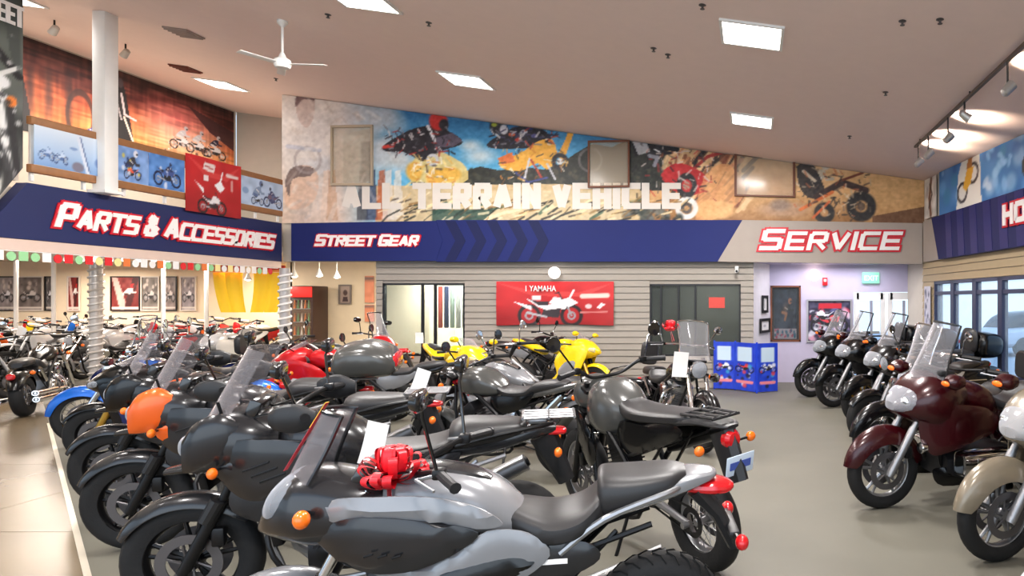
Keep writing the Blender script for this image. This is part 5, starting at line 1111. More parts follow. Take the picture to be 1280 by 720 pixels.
def bow(root, p, s=.1, m=None):
    m = m or mat('ribbon_red', (216, 28, 40), .35); b = MB(); rg = random.Random(5)
    for k in range(34):
        th = rg.uniform(0, 6.28); ph = rg.uniform(.15, 1.45); d = Vector((math.cos(th) * math.sin(ph), math.sin(th) * math.sin(ph), math.cos(ph))); sd = d.cross(Vector((0, 0, 1))).normalized() * s * .12; up = d.cross(sd).normalized() * s * .24
        P_ = Vector(p); loop = [P_, P_ + d * s * .5 + up, P_ + d * s * 1.0 + up * .4, P_ + d * s * .98 - up * .5, P_ + d * s * .5 - up * .6, P_]; C_ = cr([tuple(v) for v in loop], 3); V = []
        for v in C_: V += [Vector(v) + sd, Vector(v) - sd]
        n = len(C_); b.add(V, [(2 * i, 2 * i + 1, 2 * i + 3, 2 * i + 2) for i in range(n - 1)])
    for k in (-1, 1): b.add([Vector(p) + Vector(v) for v in ((0, k * .02, 0), (0, k * .05, 0), (.03, k * .11, -s * 1.2), (.03, k * .06, -s * 1.3))], [(0, 1, 2, 3)])
    return b.build('ribbon_bow', m, root, 40)
def windshield(root, x0, z0, x1, z1, w0, w1, curve, m, rim=None, nm='windshield'):
    f = lambda u, v: (x0 + (x1 - x0) * v - curve * u * u * (1 - .15 * v), u * (w0 + (w1 - w0) * v - .03 * math.sin(v * math.pi)) * (1 - .28 * max(0, v - .75) * 4 * abs(u) ** 3 * .5), z0 + (z1 - z0) * (v - .05 * u * u * v))
    s = MB().sheet(f, 14, 10, .004).build(nm, m, root, 60)
    if rim: MB().tube([f(-1, v) for v in np.linspace(0, 1, 7)] + [f(u, 1) for u in np.linspace(-.9, .9, 9)] + [f(1, v) for v in np.linspace(1, 0, 7)], .009, 6).build('screen_edge', rim, s)
    return s

def make_bike(kind, c1, c2=None, o=None):
    """returns (root, painted parts by role). c1/c2 paint names; o = options"""
    o = o or {}; root = empty('motorcycle'); P1 = PAINT[c1]; P2 = PAINT[c2 or 'black']; roles = []
    def pt(ob, r):
        ob.material_slots[0].link = 'OBJECT'; ob.material_slots[0].material = (P1, P2)[r]; roles.append((ob, r)); return ob
    def cables(x, z, n=3):
        b = MB()
        for i in range(n):
            s = 1 if i % 2 else -1; b.tube([(x + .02, s * (.10 + .05 * i), z), (x + .16, s * .12, z - .04), (x + .20, s * .07, z - .22), (x + .12, s * .10, z - .45)], .005, 5, smooth=5)
        b.build('control_cables', M_satin, root)
    if kind == 'nc':          # silver naked tourer in the foreground
        L, R = 1.52, .305; A = (L / 2, R); T = (.40, .99)
        wheel(root, 'front_wheel', L / 2, R, .12, 'cast', M_satin); wheel(root, 'rear_wheel', -L / 2, R, .165, 'cast', M_satin, fr=False)
        fork(root, A, T, .024, M_satin, M_chrome, .105); frame(root, L, R, (.42, .98), (-.2, .38), (-.72, .78), M_satin); swing(root, L, R, (-.2, .38), M_alu)
        pt(MB().arcshell((L / 2, R), R + .035, 20, 175, .085, .06).build('front_fender', P1, root), 0)
        engine(root, 'twin', M_eng, M_satin)
        MB().box((.36, 0, .52), (.05, .28, .3), Matrix.Rotation(.2, 3, 'Y'), ch=.01).build('radiator', M_satin, root)
        # cowl, headlight, beak
        MB().loft([(.34, .86, 1.02, .12), (.45, .78, 1.04, .17), (.60, .76, 1.07, .17), (.70, .78, 1.05, .15), (.79, .80, .94, .09), (.84, .81, .86, .03)], 20, 5, ex=2.6, taper=.12).build('front_cowl', PAINT['darkgrey'], root)
        hl = MB().loft([(.62, .86, 1.06, .10), (.70, .86, 1.055, .13), (.77, .86, 1.0, .115), (.81, .87, .93, .06)], 18, 4, ex=2.6).build('headlight', M_lens, root)
        MB().ell((.67, 0, .93), (.07, .085, .055)).build('reflector', M_chrome, hl)
        windshield(root, .73, 1.03, .60, 1.30, .14, .10, .12, M_smoke, PAINT['darkgrey'])
        MB().box((.44, 0, 1.03), (.06, .2, .09), Matrix.Rotation(-.5, 3, 'Y'), ch=.012).build('instrument_panel', M_blk, root)
        # tank (luggage cover) and side shells
        pt(MB().loft([(.40, .88, .98, .06), (.34, .84, 1.03, .13), (.18, .80, 1.05, .165), (.0, .78, 1.01, .17), (-.12, .76, .93, .14), (-.20, .76, .85, .10)], 22, 6, ex=2.8, taper=.15).build('fuel_tank', P1, root), 0)
        MB().loft([(.26, 1.02, 1.055, .045), (.18, 1.03, 1.065, .065), (.02, 1.0, 1.03, .06), (-.05, .96, .99, .03)], 12, 4, ex=3).build('tank_lid', PAINT['darkgrey'], root)
        for s in (1, -1):
            yf = lambda x, z: .20 + .05 * math.sin(max(0, min(1, (x + .2) / .8)) * math.pi) - .25 * (z - .82) ** 2 - max(0, x - .35) * .25
            pt(MB().panel([(.62, .90), (.50, .98), (.22, 1.0), (.0, .95), (-.12, .86), (-.02, .85), (.16, .90), (.40, .92), (.56, .86)], lambda x, z: yf(x, z) + .006, .022, s).build('side_fairing', P1, root), 0)
            MB().panel([(.60, .84), (.40, .92), (.16, .90), (-.03, .84), (.06, .76), (.24, .70), (.46, .72)], lambda x, z: yf(x, z) + .012, .02, s).build('intake_panel', PAINT['darkgrey'], root)
            pt(MB().panel([(.46, .72), (.24, .69), (.06, .75), (-.06, .83), (-.22, .80), (-.30, .70), (-.14, .58), (.08, .50), (.22, .46), (.20, .54), (.30, .64)], lambda x, z: .19 + .04 * math.sin(max(0, min(1, (x + .2) / .6)) * math.pi), .02, s, grid=.05).build('knee_panel', P1, root), 0)
            MB().panel([(.14, .66), (.02, .70), (-.14, .72), (-.24, .68), (-.10, .60), (.08, .54), (.17, .54)], lambda x, z: .202 + .04 * math.sin(max(0, min(1, (x + .2) / .6)) * math.pi), .02, s, grid=.05).build('knee_inset', PAINT['black'], root)
            MB().panel([(-.04, .74), (-.20, .76), (-.44, .74), (-.50, .66), (-.34, .58), (-.08, .52), (.08, .54)], lambda x, z: .165, .02, s).build('side_cover', PAINT['darkgrey'], root)
            MB().box((-.30, s * .168, .67), (.14, .003, .022), ch=.001).build('side_badge', M_lwhite, root, 0)
            MB().tube([(-.34, s * .16, .70), (-.52, s * .17, .84), (-.78, s * .15, .93), (-.86, s * .08, .94)], [.014, .016, .014, .01], 8, smooth=4).build('grab_rail', M_alu, root)
        for s in (1, -1):
            for i in range(3): MB().box((.36 - i * .05, s * .272, .79 - i * .006), (.035, .01, .008), Matrix.Rotation(.3, 3, 'Y'), ch=.002).build('intake_slat', M_satin, root)
            MB().panel([(.40, .66), (.28, .66), (.20, .52), (.26, .38), (.40, .40), (.46, .54)], lambda x, z: .17, .018, s).build('lower_fairing', M_plast, root)
        MB().loft([(-.08, .80, .90, .08), (-.16, .74, .88, .14), (-.30, .72, .845, .19), (-.42, .74, .87, .19), (-.50, .78, .94, .15), (-.52, .80, .96, .11)], 22, 6, ex=3).build('seat', M_seat, root)
        MB().loft([(-.49, .84, .99, .11), (-.52, .82, 1.005, .15), (-.66, .85, 1.005, .155), (-.80, .89, 1.01, .13), (-.87, .93, 1.0, .08)], 22, 6, ex=3).build('pillion_seat', M_seat, root)
        pt(MB().loft([(-.45, .78, .86, .10), (-.66, .84, .93, .14), (-.86, .90, .985, .12), (-.98, .94, .985, .07), (-1.01, .955, .975, .03)], 18, 5, ex=3).build('tail_cowl', P1, root), 0)
        MB().loft([(-.88, .885, .935, .06), (-.98, .875, .945, .09), (-1.06, .88, .93, .07), (-1.09, .89, .915, .03)], 16, 4).build('tail_light', M_redl, root)
        h = MB().tube([(-.92, 0, .90), (-1.02, 0, .78), (-1.10, 0, .62)], [.05, .035, .03], 8, flat=1.6).build('plate_hanger', M_plast, root); MB().box((-1.08, 0, .72), (.05, .26, .03), ch=.01).build('signal_bar', M_plast, h)
        for s in (1, -1): MB().tube([(-1.08, s * .11, .72), (-1.09, s * .18, .72)], .01, 6).build('signal_stalk', M_satin, root); MB().ell((-1.10, s * .20, .715), (.03, .04, .034)).build('turn_signal', M_redl, root)
        for s in (1, -1): MB().tube([(.62, s * .15, .93), (.60, s * .21, .93)], .012, 6).build('signal_stalk', M_satin, root); MB().ell((.60, s * .235, .93), (.03, .036, .036)).build('turn_signal', M_amber, root)
        bars(root, .22, 1.08, .39, .20, mirrors='pod', mz=.30)
        exhaust(root, [(.3, .06, .5), (.34, .1, .3), (.1, .14, .2), (-.25, .16, .26)], .022, [(-.25, .17, .27), (-.35, .19, .33), (-.6, .2, .42), (-.8, .21, .5)], .055, M_alu, M_alu)
        pegs(root, -.22, .34); cables(.22, 1.07)
        tr = [c_ for c_ in root.children if c_.name.startswith('rear_wheel')][0]; b = MB()
        for k in range(30):
            for s in (1, -1): q_ = k * math.tau / 30; r_ = R + .0015; b.tube([(-L / 2 + math.cos(q_) * r_, s * .008, R + math.sin(q_) * r_), (-L / 2 + math.cos(q_ + .12) * (r_ - .006), s * .04, R + math.sin(q_ + .12) * (r_ - .006)), (-L / 2 + math.cos(q_ + .2) * (r_ - .028), s * .068, R + math.sin(q_ + .2) * (r_ - .028))], .0035, 4)
        b.build('tread_groove', mat('groove_black', (4, 4, 4), .9, var=0), tr)['kind'] = 'stuff'
    elif kind == 'adv':       # tall adventure tourer
        L, R = 1.55, .31; A = (L / 2, R); T = (.43, 1.0)
        wheel(root, 'front_wheel', L / 2, R + .01, .115, 'cast', M_satin); wheel(root, 'rear_wheel', -L / 2, R, .155, 'cast', M_satin, fr=False)
        fork(root, A, T, .024, M_satin, M_satin, .105); frame(root, L, R, (.44, .98), (-.2, .4), (-.75, .8), M_alu); swing(root, L, R, (-.2, .4), M_alu); engine(root, 'twin', M_eng, M_satin)
        MB().arcshell((L / 2, R + .01), R + .045, 24, 142, .085, .06).build('front_fender', PAINT['darkgrey'], root)
        MB().box((.38, 0, .55), (.05, .3, .3), Matrix.Rotation(.2, 3, 'Y'), ch=.01).build('radiator', M_satin, root)
        pt(MB().loft([(.34, .84, 1.04, .14), (.46, .76, 1.10, .20), (.60, .75, 1.11, .20), (.70, .78, 1.05, .15), (.78, .82, .95, .07)], 20, 5, ex=2.5).build('front_fairing', P1, root), 0)
        for s in (1, -1): hl = MB().loft([(.60, .86, 1.02, .06), (.70, .87, 1.02, .07), (.77, .88, .98, .045), (.79, .90, .95, .02)], 14, 4, y=s * .075).build('headlight', M_lens, root); MB().ell((.70, s * .075, .94), (.05, .05, .045)).build('reflector', M_chrome, hl)
        MB().loft([(.62, .77, .84, .10), (.76, .78, .83, .08), (.88, .77, .80, .04)], 14, 4).build('beak', PAINT['darkgrey'], root)
        for s in (1, -1): pt(MB().loft([(.50, .90, 1.06, .02), (.58, .84, 1.11, .05), (.68, .82, 1.07, .05), (.74, .82, .98, .02)], 14, 4, y=s * .165).build('cowl_cheek', P2, root), 1)
        windshield(root, .70, 1.04, .50, 1.42, .17, .15, .13, M_smoke if o.get('smoke', 1) else M_screen, None)
        MB().box((.46, 0, 1.10), (.06, .24, .12), Matrix.Rotation(-.4, 3, 'Y'), ch=.012).build('instrument_panel', M_blk, root)
        pt(MB().loft([(.38, .84, 1.0, .08), (.28, .8, 1.06, .17), (.12, .78, 1.07, .20), (-.02, .78, 1.0, .17), (-.10, .8, .90, .10)], 22, 6, ex=2.6, taper=.1).build('fuel_tank', P1, root), 0)
        for s in (1, -1):
            pt(MB().panel([(.66, .90), (.50, .98), (.22, .97), (.02, .86), (.12, .78), (.30, .70), (.46, .68), (.58, .76)], lambda x, z: .20 + .06 * math.sin(max(0, min(1, x / .62)) * math.pi) - max(0, x - .4) * .2, .022, s).build('side_fairing', P1, root), 0)
            pt(MB().panel([(.62, .86), (.56, .90), (.44, .84), (.50, .76), (.58, .78)], lambda x, z: .235 - max(0, x - .4) * .25, .02, s, grid=.04).build('accent_panel', P2, root), 1)
            MB().panel([(-.06, .80), (-.30, .80), (-.52, .84), (-.40, .68), (-.12, .62)], lambda x, z: .15, .02, s).build('side_cover', PAINT['darkgrey'], root)
            MB().tube([(-.5, s * .15, .88), (-.7, s * .16, .93), (-.92, s * .12, .96), (-1.0, s * .06, .96)], .012, 8, smooth=3).build('grab_rail', M_satin, root)
        MB().lathe([(.0, .008), (.03, .008), (.036, 0), (.036, -.01)], (.14, 0, 1.075), 'z', 18).build('fuel_cap', M_chrome, root)
        for s in (1, -1):
            for i in range(3): MB().box((.40 - i * .035, s * (.262 - i * .001), .86 - i * .03), (.12, .012, .010), Matrix.Rotation(.35, 3, 'Y'), ch=.003).build('fairing_vent', M_satin, root)
            MB().panel([(.52, .74), (.36, .70), (.22, .66), (.10, .58), (.20, .50), (.40, .54), (.54, .62)], lambda x, z: .19, .018, s).build('lower_fairing', M_plast, root)
            MB().loft([(.10, 1.08, 1.15, .02), (.18, 1.05, 1.19, .035), (.26, 1.06, 1.18, .03), (.30, 1.09, 1.15, .012)], 12, 3, y=s * .38).build('hand_guard', M_plast, root)
            MB().tube([(.58, s * .12, 1.06), (.60, s * .13, 1.16)], .008, 6).build('screen_bracket', M_satin, root)
            MB().tube([(A[0] - .10, s * .12, .55), (A[0] - .16, s * .125, .66)], .034, 10).build('fork_guard', M_plast, root)
        MB().loft([(-.02, .84, .92, .08), (-.12, .80, .89, .13), (-.3, .79, .885, .17), (-.42, .81, .91, .165), (-.48, .84, .95, .14)], 22, 6, ex=3).build('seat', M_seat, root)
        MB().loft([(-.46, .84, .97, .12), (-.52, .84, .995, .15), (-.68, .86, .99, .145), (-.82, .88, .98, .11), (-.86, .9, .96, .06)], 22, 6, ex=3).build('pillion_seat', M_seat, root)
        pt(MB().loft([(-.4, .78, .86, .1), (-.7, .82, .91, .13), (-.92, .88, .95, .10), (-1.02, .9, .94, .05)], 16, 4, ex=3).build('tail_cowl', P1, root), 0)
        b = MB()
        for y in (-.09, -.03, .03, .09): b.tube([(-.84, y, 1.0), (-1.12, y * .9, 1.0)], .009, 6)
        for x in (-.84, -.98, -1.12): b.tube([(x, -.1, 1.0), (x, .1, 1.0)], .009, 6)
        b.box((-.92, 0, .975), (.1, .14, .03), ch=.01); b.build('luggage_rack', M_alu if o.get('rack', 1) else M_satin, root)
        if o.get('case'):
            tk = MB().loft([(-.80, 1.04, 1.20, .17), (-.86, 1.01, 1.28, .23), (-1.06, 1.01, 1.32, .26), (-1.22, 1.02, 1.26, .24), (-1.28, 1.06, 1.18, .18)], 24, 5, ex=2.8).build('top_case', PAINT['grey'], root); MB().loft([(-1.20, 1.10, 1.21, .17), (-1.27, 1.09, 1.21, .18), (-1.292, 1.11, 1.18, .13)], 16, 3, ex=3.2).build('case_reflector', M_redl, tk)
        MB().loft([(-.98, .88, .93, .06), (-1.06, .88, .92, .05), (-1.08, .89, .91, .02)], 14, 4).build('tail_light', M_redl, root); MB().tube([(-.95, 0, .88), (-1.08, 0, .6)], [.05, .03], 8, flat=1.6).build('plate_hanger', M_plast, root)
        signals(root, .58, .84, .27, -1.03, .82, .17); bars(root, .30, 1.13, .41, .16, mirrors='pod', mz=.20)
        exhaust(root, [(.3, .06, .5), (.34, .1, .3), (.1, .14, .22), (-.25, .16, .34)], .022, [(-.25, .17, .34), (-.4, .2, .42), (-.65, .21, .56), (-.85, .21, .66)], .055, M_alu, M_alu); pegs(root, -.2, .36); cables(.30, 1.10)
        for s in (1, -1): MB().tube([(.30, s * .13, .60), (.36, s * .26, .50), (.26, s * .28, .32), (.02, s * .16, .28)], .013, 8, smooth=4).build('crash_bar', M_satin, root)
    elif kind == 'dual':      # big single dual-sport, long flat seat
        L, R = 1.48, .325; A = (L / 2, R); T = (.40, 1.08)
        wheel(root, 'front_wheel', L / 2, R + .015, .095, 'wire', M_alu); wheel(root, 'rear_wheel', -L / 2, R - .01, .135, 'wire', M_alu, fr=False)
        fork(root, A, T, .022, M_satin, M_satin, .095); frame(root, L, R, (.42, 1.0), (-.18, .42), (-.72, .84), M_satin); swing(root, L, R, (-.18, .42), M_alu); engine(root, 'single', M_eng, M_satin, .04, .42)
        pt(MB().arcshell((L / 2, R), R + .16, 35, 130, .075, .03, lift=.02).build('front_fender', P2, root), 1)
        pt(MB().loft([(.40, .86, 1.10, .10), (.50, .86, 1.12, .14), (.60, .88, 1.06, .11), (.64, .9, 1.0, .05)], 18, 5, ex=2.6).build('headlight_cowl', P1, root), 0); MB().loft([(.56, .92, 1.03, .08), (.63, .93, 1.02, .08), (.65, .95, 1.0, .04)], 14, 4).build('headlight', M_lens, root)
        if o.get('screen', 1): windshield(root, .60, 1.08, .46, 1.30, .14, .11, .08, M_smoke)
        pt(MB().loft([(.40, .90, 1.02, .08), (.30, .76, 1.10, .17), (.14, .72, 1.11, .195), (.0, .76, 1.03, .15), (-.08, .84, .94, .08)], 22, 6, ex=2.6, taper=.1).build('fuel_tank', P1, root), 0)
        for s in (1, -1):
            MB().panel([(.50, .88), (.32, .80), (.22, .60), (.34, .50), (.46, .66)], lambda x, z: .19 - max(0, x - .3) * .1, .02, s).build('radiator_shroud', PAINT['black'], root)
            pt(MB().panel([(-.04, .86), (-.3, .88), (-.66, .92), (-.74, .86), (-.42, .72), (-.14, .64), (.0, .72)], lambda x, z: .13, .02, s).build('side_cover', PAINT[o.get('side', 'black')], root), 0) if o.get('sidepaint') else MB().panel([(-.04, .86), (-.3, .88), (-.66, .92), (-.74, .86), (-.42, .72), (-.14, .64), (.0, .72)], lambda x, z: .13, .02, s).build('side_cover', PAINT['black'], root)
        MB().loft([(.06, .94, 1.04, .07), (-.04, .88, .99, .11), (-.2, .87, .965, .14), (-.45, .885, .97, .14), (-.7, .91, .985, .12), (-.78, .93, .975, .07)], 22, 6, ex=3).build('seat', M_seat, root)
        MB().loft([(-.66, .90, .95, .12), (-.86, .93, .97, .11), (-1.04, .93, .96, .08), (-1.10, .93, .95, .04)], 16, 4, ex=3).build('rear_fender', M_plast, root)
        b = MB()
        for y in (-.1, -.04, .04, .1): b.tube([(-.74, y, .99), (-1.04, y * .8, .995)], .010, 6)
        for x in (-.76, -.9, -1.04): b.tube([(x, -.1, .992), (x, .1, .992)], .009, 6)
        b.build('luggage_rack', M_plast, root)
        MB().lathe([(.0, .03), (.04, .026), (.058, .005), (.058, -.03)], (-1.08, 0, .865), (-1, 0, 0), 20).build('tail_light', M_redl, root); MB().tube([(-1.0, 0, .9), (-1.10, 0, .62)], [.06, .05], 8, flat=1.7).build('plate_hanger', M_plast, root); plate(root, -1.135, .73)
        signals(root, .52, .88, .22, -1.02, .83, .19, .03); bars(root, .28, 1.19, .41, .12, mirrors='round', mz=.18, rise=.06)
        exhaust(root, [(.2, .05, .6), (.26, .1, .4), (.05, .15, .4), (-.2, .15, .62)], .02, [(-.2, .16, .64), (-.35, .18, .70), (-.6, .19, .78), (-.8, .19, .84)], .05, M_satin, M_satin); pegs(root, -.16, .36); cables(.28, 1.16)
    elif kind == 'dirt':
        L, R = 1.46, .335; A = (L / 2, R); T = (.38, 1.06)
        wheel(root, 'front_wheel', L / 2, R + .01, .085, 'wire', M_alu); wheel(root, 'rear_wheel', -L / 2, R - .01, .11, 'wire', M_alu, fr=False)
        fork(root, A, T, .022, M_alu, M_satin, .095, usd=True); frame(root, L, R, (.40, 1.0), (-.18, .42), (-.68, .86), M_alu); swing(root, L, R, (-.18, .42), M_alu); engine(root, 'single', M_eng, M_alu, .04, .42)
        pt(MB().arcshell((L / 2 - .01, R), R + .17, 28, 135, .07, .03, lift=.02).build('front_fender', P1, root), 0)
        np_ = pt(MB().panel([(-.09, .10), (.09, .10), (.08, -.06), (.04, -.12), (-.04, -.12), (-.08, -.06)], lambda x, z: .0, .016, 1, grid=.05).build('number_plate', P2, root), 1); np_.rotation_euler = (0, math.radians(-18), math.radians(-90)); np_.location = (.50, 0, 1.03)
        pt(MB().loft([(.30, .86, 1.00, .09), (.2, .8, 1.03, .11), (.04, .8, 1.0, .10), (-.04, .84, .94, .07)], 16, 5, ex=2.6).build('fuel_tank', P1, root), 0)
        for s in (1, -1):
            pt(MB().panel([(.46, .98), (.20, 1.0), (-.02, .90), (.10, .84), (.28, .62), (.40, .66)], lambda x, z: .13 + .06 * max(0, min(1, x / .4)), .018, s).build('radiator_shroud', P1, root), 0)
            pt(MB().panel([(-.10, .86), (-.4, .92), (-.68, .98), (-.5, .78), (-.2, .66)], lambda x, z: .11, .018, s).build('side_number_plate', P2, root), 1)
        MB().loft([(.14, .97, 1.05, .06), (0, .92, .99, .08), (-.25, .90, .97, .09), (-.55, .93, 1.0, .085), (-.68, .97, 1.01, .05)], 18, 5, ex=3).build('seat', M_seat, root)
        pt(MB().loft([(-.5, .93, .98, .08), (-.75, .98, 1.02, .085), (-.98, 1.03, 1.06, .07), (-1.04, 1.05, 1.06, .03)], 14, 4, ex=3).build('rear_fender', P1, root), 0)
        bars(root, .26, 1.19, .40, .10, mirrors=None, rise=.05); MB().tube([(.26, -.12, 1.18), (.26, .12, 1.18)], .022, 8).build('bar_pad', M_lwhite, root)
        exhaust(root, [(.2, .05, .6), (.26, .1, .42), (.05, .14, .45), (-.2, .12, .68)], .02, [(-.2, .13, .7), (-.35, .14, .76), (-.55, .15, .84), (-.7, .15, .9)], .045, M_alu, M_alu); pegs(root, -.16, .36)
    elif kind in ('cruiser', 'bagger'):
        L = 1.64; R = .32; A = (L / 2, R); T = (.43, 1.0); bag = kind == 'bagger'
        wheel(root, 'front_wheel', L / 2, R, .11, 'wire' if not bag else 'cast', M_chrome); wheel(root, 'rear_wheel', -L / 2, R - .01, .16, 'wire' if not bag else 'cast', M_chrome, fr=False)
        fork(root, A, T, .027, M_chrome, M_chrome, .11); frame(root, L, R, (.44, .92), (-.3, .34), (-.7, .6), M_satin); swing(root, L, R, (-.3, .34), M_satin, chain=False); engine(root, 'vtwin', M_satin if o.get('dark') else M_alu, M_chrome, .06, .36)
        pt(MB().arcshell((L / 2, R), R + .04, 5, 185, .085, .10).build('front_fender', P1, root), 0); pt(MB().arcshell((-L / 2, R), R + .045, 10, 165, .11, .12).build('rear_fender', P1, root), 0)
        pt(MB().loft([(.42, .84, .92, .05), (.34, .72, .96, .12), (.18, .70, .96, .16), (.0, .69, .90, .14), (-.14, .68, .80, .07), (-.18, .70, .76, .03)], 22, 6, ex=2.3).build('fuel_tank', P1, root), 0)
        MB().loft([(.26, .945, .975, .04), (.12, .95, .975, .05), (-.02, .89, .915, .03)], 12, 4).build('tank_console', M_chrome, root)
        MB().loft([(-.08, .70, .80, .08), (-.2, .64, .73, .14), (-.38, .63, .72, .17), (-.5, .66, .80, .15), (-.54, .7, .80, .10)], 20, 5, ex=3).build('seat', M_seat, root); MB().loft([(-.50, .72, .82, .09), (-.6, .71, .83, .12), (-.8, .70, .81, .11), (-.88, .7, .77, .06)], 20, 5, ex=3).build('pillion_seat', M_seat, root)
        hd = MB().lathe([(.0, -.13), (.05, -.12), (.09, -.06), (.10, .02), (.098, .04)], (.56, 0, .88), (1, 0, -.1), 22).build('headlight', M_chrome, root); MB().lathe([(.093, .0), (.06, .03), (0, .04)], (.60, 0, .877), (1, 0, -.1), 20).build('headlight_lens', M_lens, hd)
        for s in (1, -1): MB().tube([(-.4, s * .14, .46), (-.62, s * .15, .66)], .028, 10).tube([(-.42, s * .14, .48), (-.6, s * .15, .64)], .036, 10).build('shock_absorber', M_chrome, root)
        MB().loft([(-1.08, .56, .63, .04), (-1.14, .55, .64, .05), (-1.17, .57, .62, .03)], 14, 4).build('tail_light', M_redl, root)
        bars(root, .30, 1.12, .42, .26, rise=-.02, m=M_chrome, mm=M_chrome, mz=.18); signals(root, .50, .80, .20, -1.0, .62, .19, .03)
        for k, zz in enumerate((.22, .31)): exhaust(root, [(.14 - k * .12, .08, .55), (.2 - k * .14, .18, .4), (.1, .20, zz), (-.2, .20, zz)], .024, [(-.2, .20, zz), (-.3, .20, zz), (-.8, .20, zz + .01), (-1.05, .20, zz + .02)], .042, M_chrome)
        exhaust(root, [(.14, .08, .55), (.2, .18, .4), (.1, .20, .24), (-.2, .20, .24)], .024, [(-.2, .20, .24), (-.3, .20, .24), (-.8, .20, .25), (-1.05, .20, .26)], .042, M_chrome, side=1)
        pegs(root, .12, .28, M_chrome)
        if bag or o.get('screen'): windshield(root, .56, .98, .40, 1.42, .20, .22, .10, M_screen, M_chrome)
        if bag:
            for s in (1, -1):
                sbg = pt(MB().loft([(-.42, .42, .60, .06), (-.5, .36, .66, .12), (-.9, .35, .66, .12), (-1.12, .38, .63, .09), (-1.16, .42, .58, .05)], 18, 4, y=s * .30, ex=4).build('saddlebag', P1, root), 0); MB().box((-.75, s * .425, .6), (.08, .01, .04), ch=.004).build('bag_latch', M_chrome, sbg)
                MB().tube([(.34, s * .10, .66), (.38, s * .3, .6), (.36, s * .34, .42), (.34, s * .3, .28), (.30, s * .1, .24)], .014, 8, smooth=4).build('crash_bar', M_chrome, root)
                MB().lathe([(.0, -.08), (.04, -.07), (.055, .01), (.05, .03), (0, .035)], (.56, s * .22, .80), (1, 0, 0), 16).build('spot_lamp', M_chrome, root)
            MB().loft([(-.86, .84, 1.10, .10), (-.90, .82, 1.12, .12), (-.94, .84, 1.10, .10)], 16, 3, ex=4).build('backrest', M_seat, root)
    elif kind == 'tour':
        L = 1.69; R = .315; A = (L / 2, R); T = (.46, 1.0)
        wheel(root, 'front_wheel', L / 2, R, .105, 'cast', M_alu if not o.get('gold') else mat('gold_rim', (190, 150, 60), .35, .8)); wheel(root, 'rear_wheel', -L / 2, R - .01, .18, 'cast', M_alu, fr=False)
        fork(root, A, T, .027, M_alu, M_alu, .115); frame(root, L, R, (.44, .92), (-.3, .34), (-.7, .62), M_satin); swing(root, L, R, (-.3, .34), M_satin, chain=False); engine(root, 'flat' if not o.get('nude') else 'twin', M_eng, M_chrome, .08, .36)
        pt(MB().arcshell((L / 2, R), R + .04, 8, 172, .10, .13).build('front_fender', P1, root), 0)
        pt(MB().loft([(.22, .80, 1.00, .20), (.36, .62, 1.06, .28), (.50, .62, 1.09, .29), (.62, .68, 1.03, .25), (.72, .73, .93, .17), (.79, .77, .85, .07)], 24, 6, ex=2.5).build('front_fairing', P1, root), 0)
        hl = MB().loft([(.58, .78, 1.0, .20), (.69, .76, .965, .195), (.765, .77, .90, .13), (.805, .79, .85, .07)], 20, 4, ex=2.6).build('headlight', M_lens, root); MB().ell((.72, .10, .865), (.05, .06, .045)).ell((.72, -.10, .865), (.05, .06, .045)).build('reflector', M_chrome, hl)
        MB().box((.42, 0, 1.09), (.14, .42, .05), ch=.02).build('instrument_panel', M_plast, root)
        windshield(root, .62, 1.02, .40, 1.48, .23, .17, .15, M_screen, PAINT['darkgrey'])
        pt(MB().loft([(.24, .76, .98, .14), (.12, .72, 1.0, .19), (-.04, .7, .95, .18), (-.14, .7, .84, .12)], 22, 5, ex=2.8).build('fuel_tank', P1, root), 0)
        for s in (1, -1):
            pt(MB().panel([(.62, .80), (.40, .86), (.10, .82), (-.06, .72), (-.02, .60), (.2, .56), (.40, .50), (.54, .46), (.63, .60)], lambda x, z: .25 + .06 * math.sin(max(0, min(1, x / .6)) * math.pi) - max(0, x - .4) * .25, .025, s).build('side_fairing', P1, root), 0)
            MB().panel([(.50, .30), (.42, .34), (-.05, .27), (-.02, .20), (.40, .19)], lambda x, z: .20, .03, s).build('lower_cowl', PAINT['black'] if not o.get('chromecowl') else M_chrome, root)
            sbg = pt(MB().loft([(-.38, .46, .66, .06), (-.48, .38, .76, .13), (-.9, .38, .78, .14), (-1.14, .42, .74, .11), (-1.2, .5, .68, .05)], 20, 4, y=s * .29, ex=3.6).build('saddlebag', P1, root), 0); MB().box((-.8, s * .435, .60), (.5, .008, .012)).build('trim_strip', M_chrome, sbg)
            MB().loft([(.42, 1.02, 1.10, .05), (.5, 1.0, 1.12, .07), (.56, 1.03, 1.09, .04)], 14, 4, y=s * .38, ex=2.5).build('mirror_pod', P1, root); MB().ell((.57, s * .38, 1.05), (.015, .05, .022)).build('turn_signal', M_amber, root)
            MB().lathe([(0, -.05), (.035, -.045), (.045, .0), (.04, .01), (0, .015)], (.64, s * .2, .52), (1, 0, 0), 14).build('fog_lamp', M_chrome, root)
        MB().loft([(-.10, .80, .88, .12), (-.22, .74, .83, .19), (-.40, .74, .83, .21), (-.50, .76, .93, .19), (-.54, .8, .94, .14)], 22, 5, ex=3).build('seat', M_seat, root)
        MB().loft([(-.52, .82, .94, .15), (-.6, .82, .95, .19), (-.84, .84, .95, .18), (-.88, .86, .93, .12)], 22, 5, ex=3).build('pillion_seat', M_seat, root); MB().loft([(-.86, .92, 1.2, .12), (-.9, .9, 1.26, .17), (-.94, .92, 1.22, .14)], 20, 4, ex=3).build('backrest', M_seat, root)
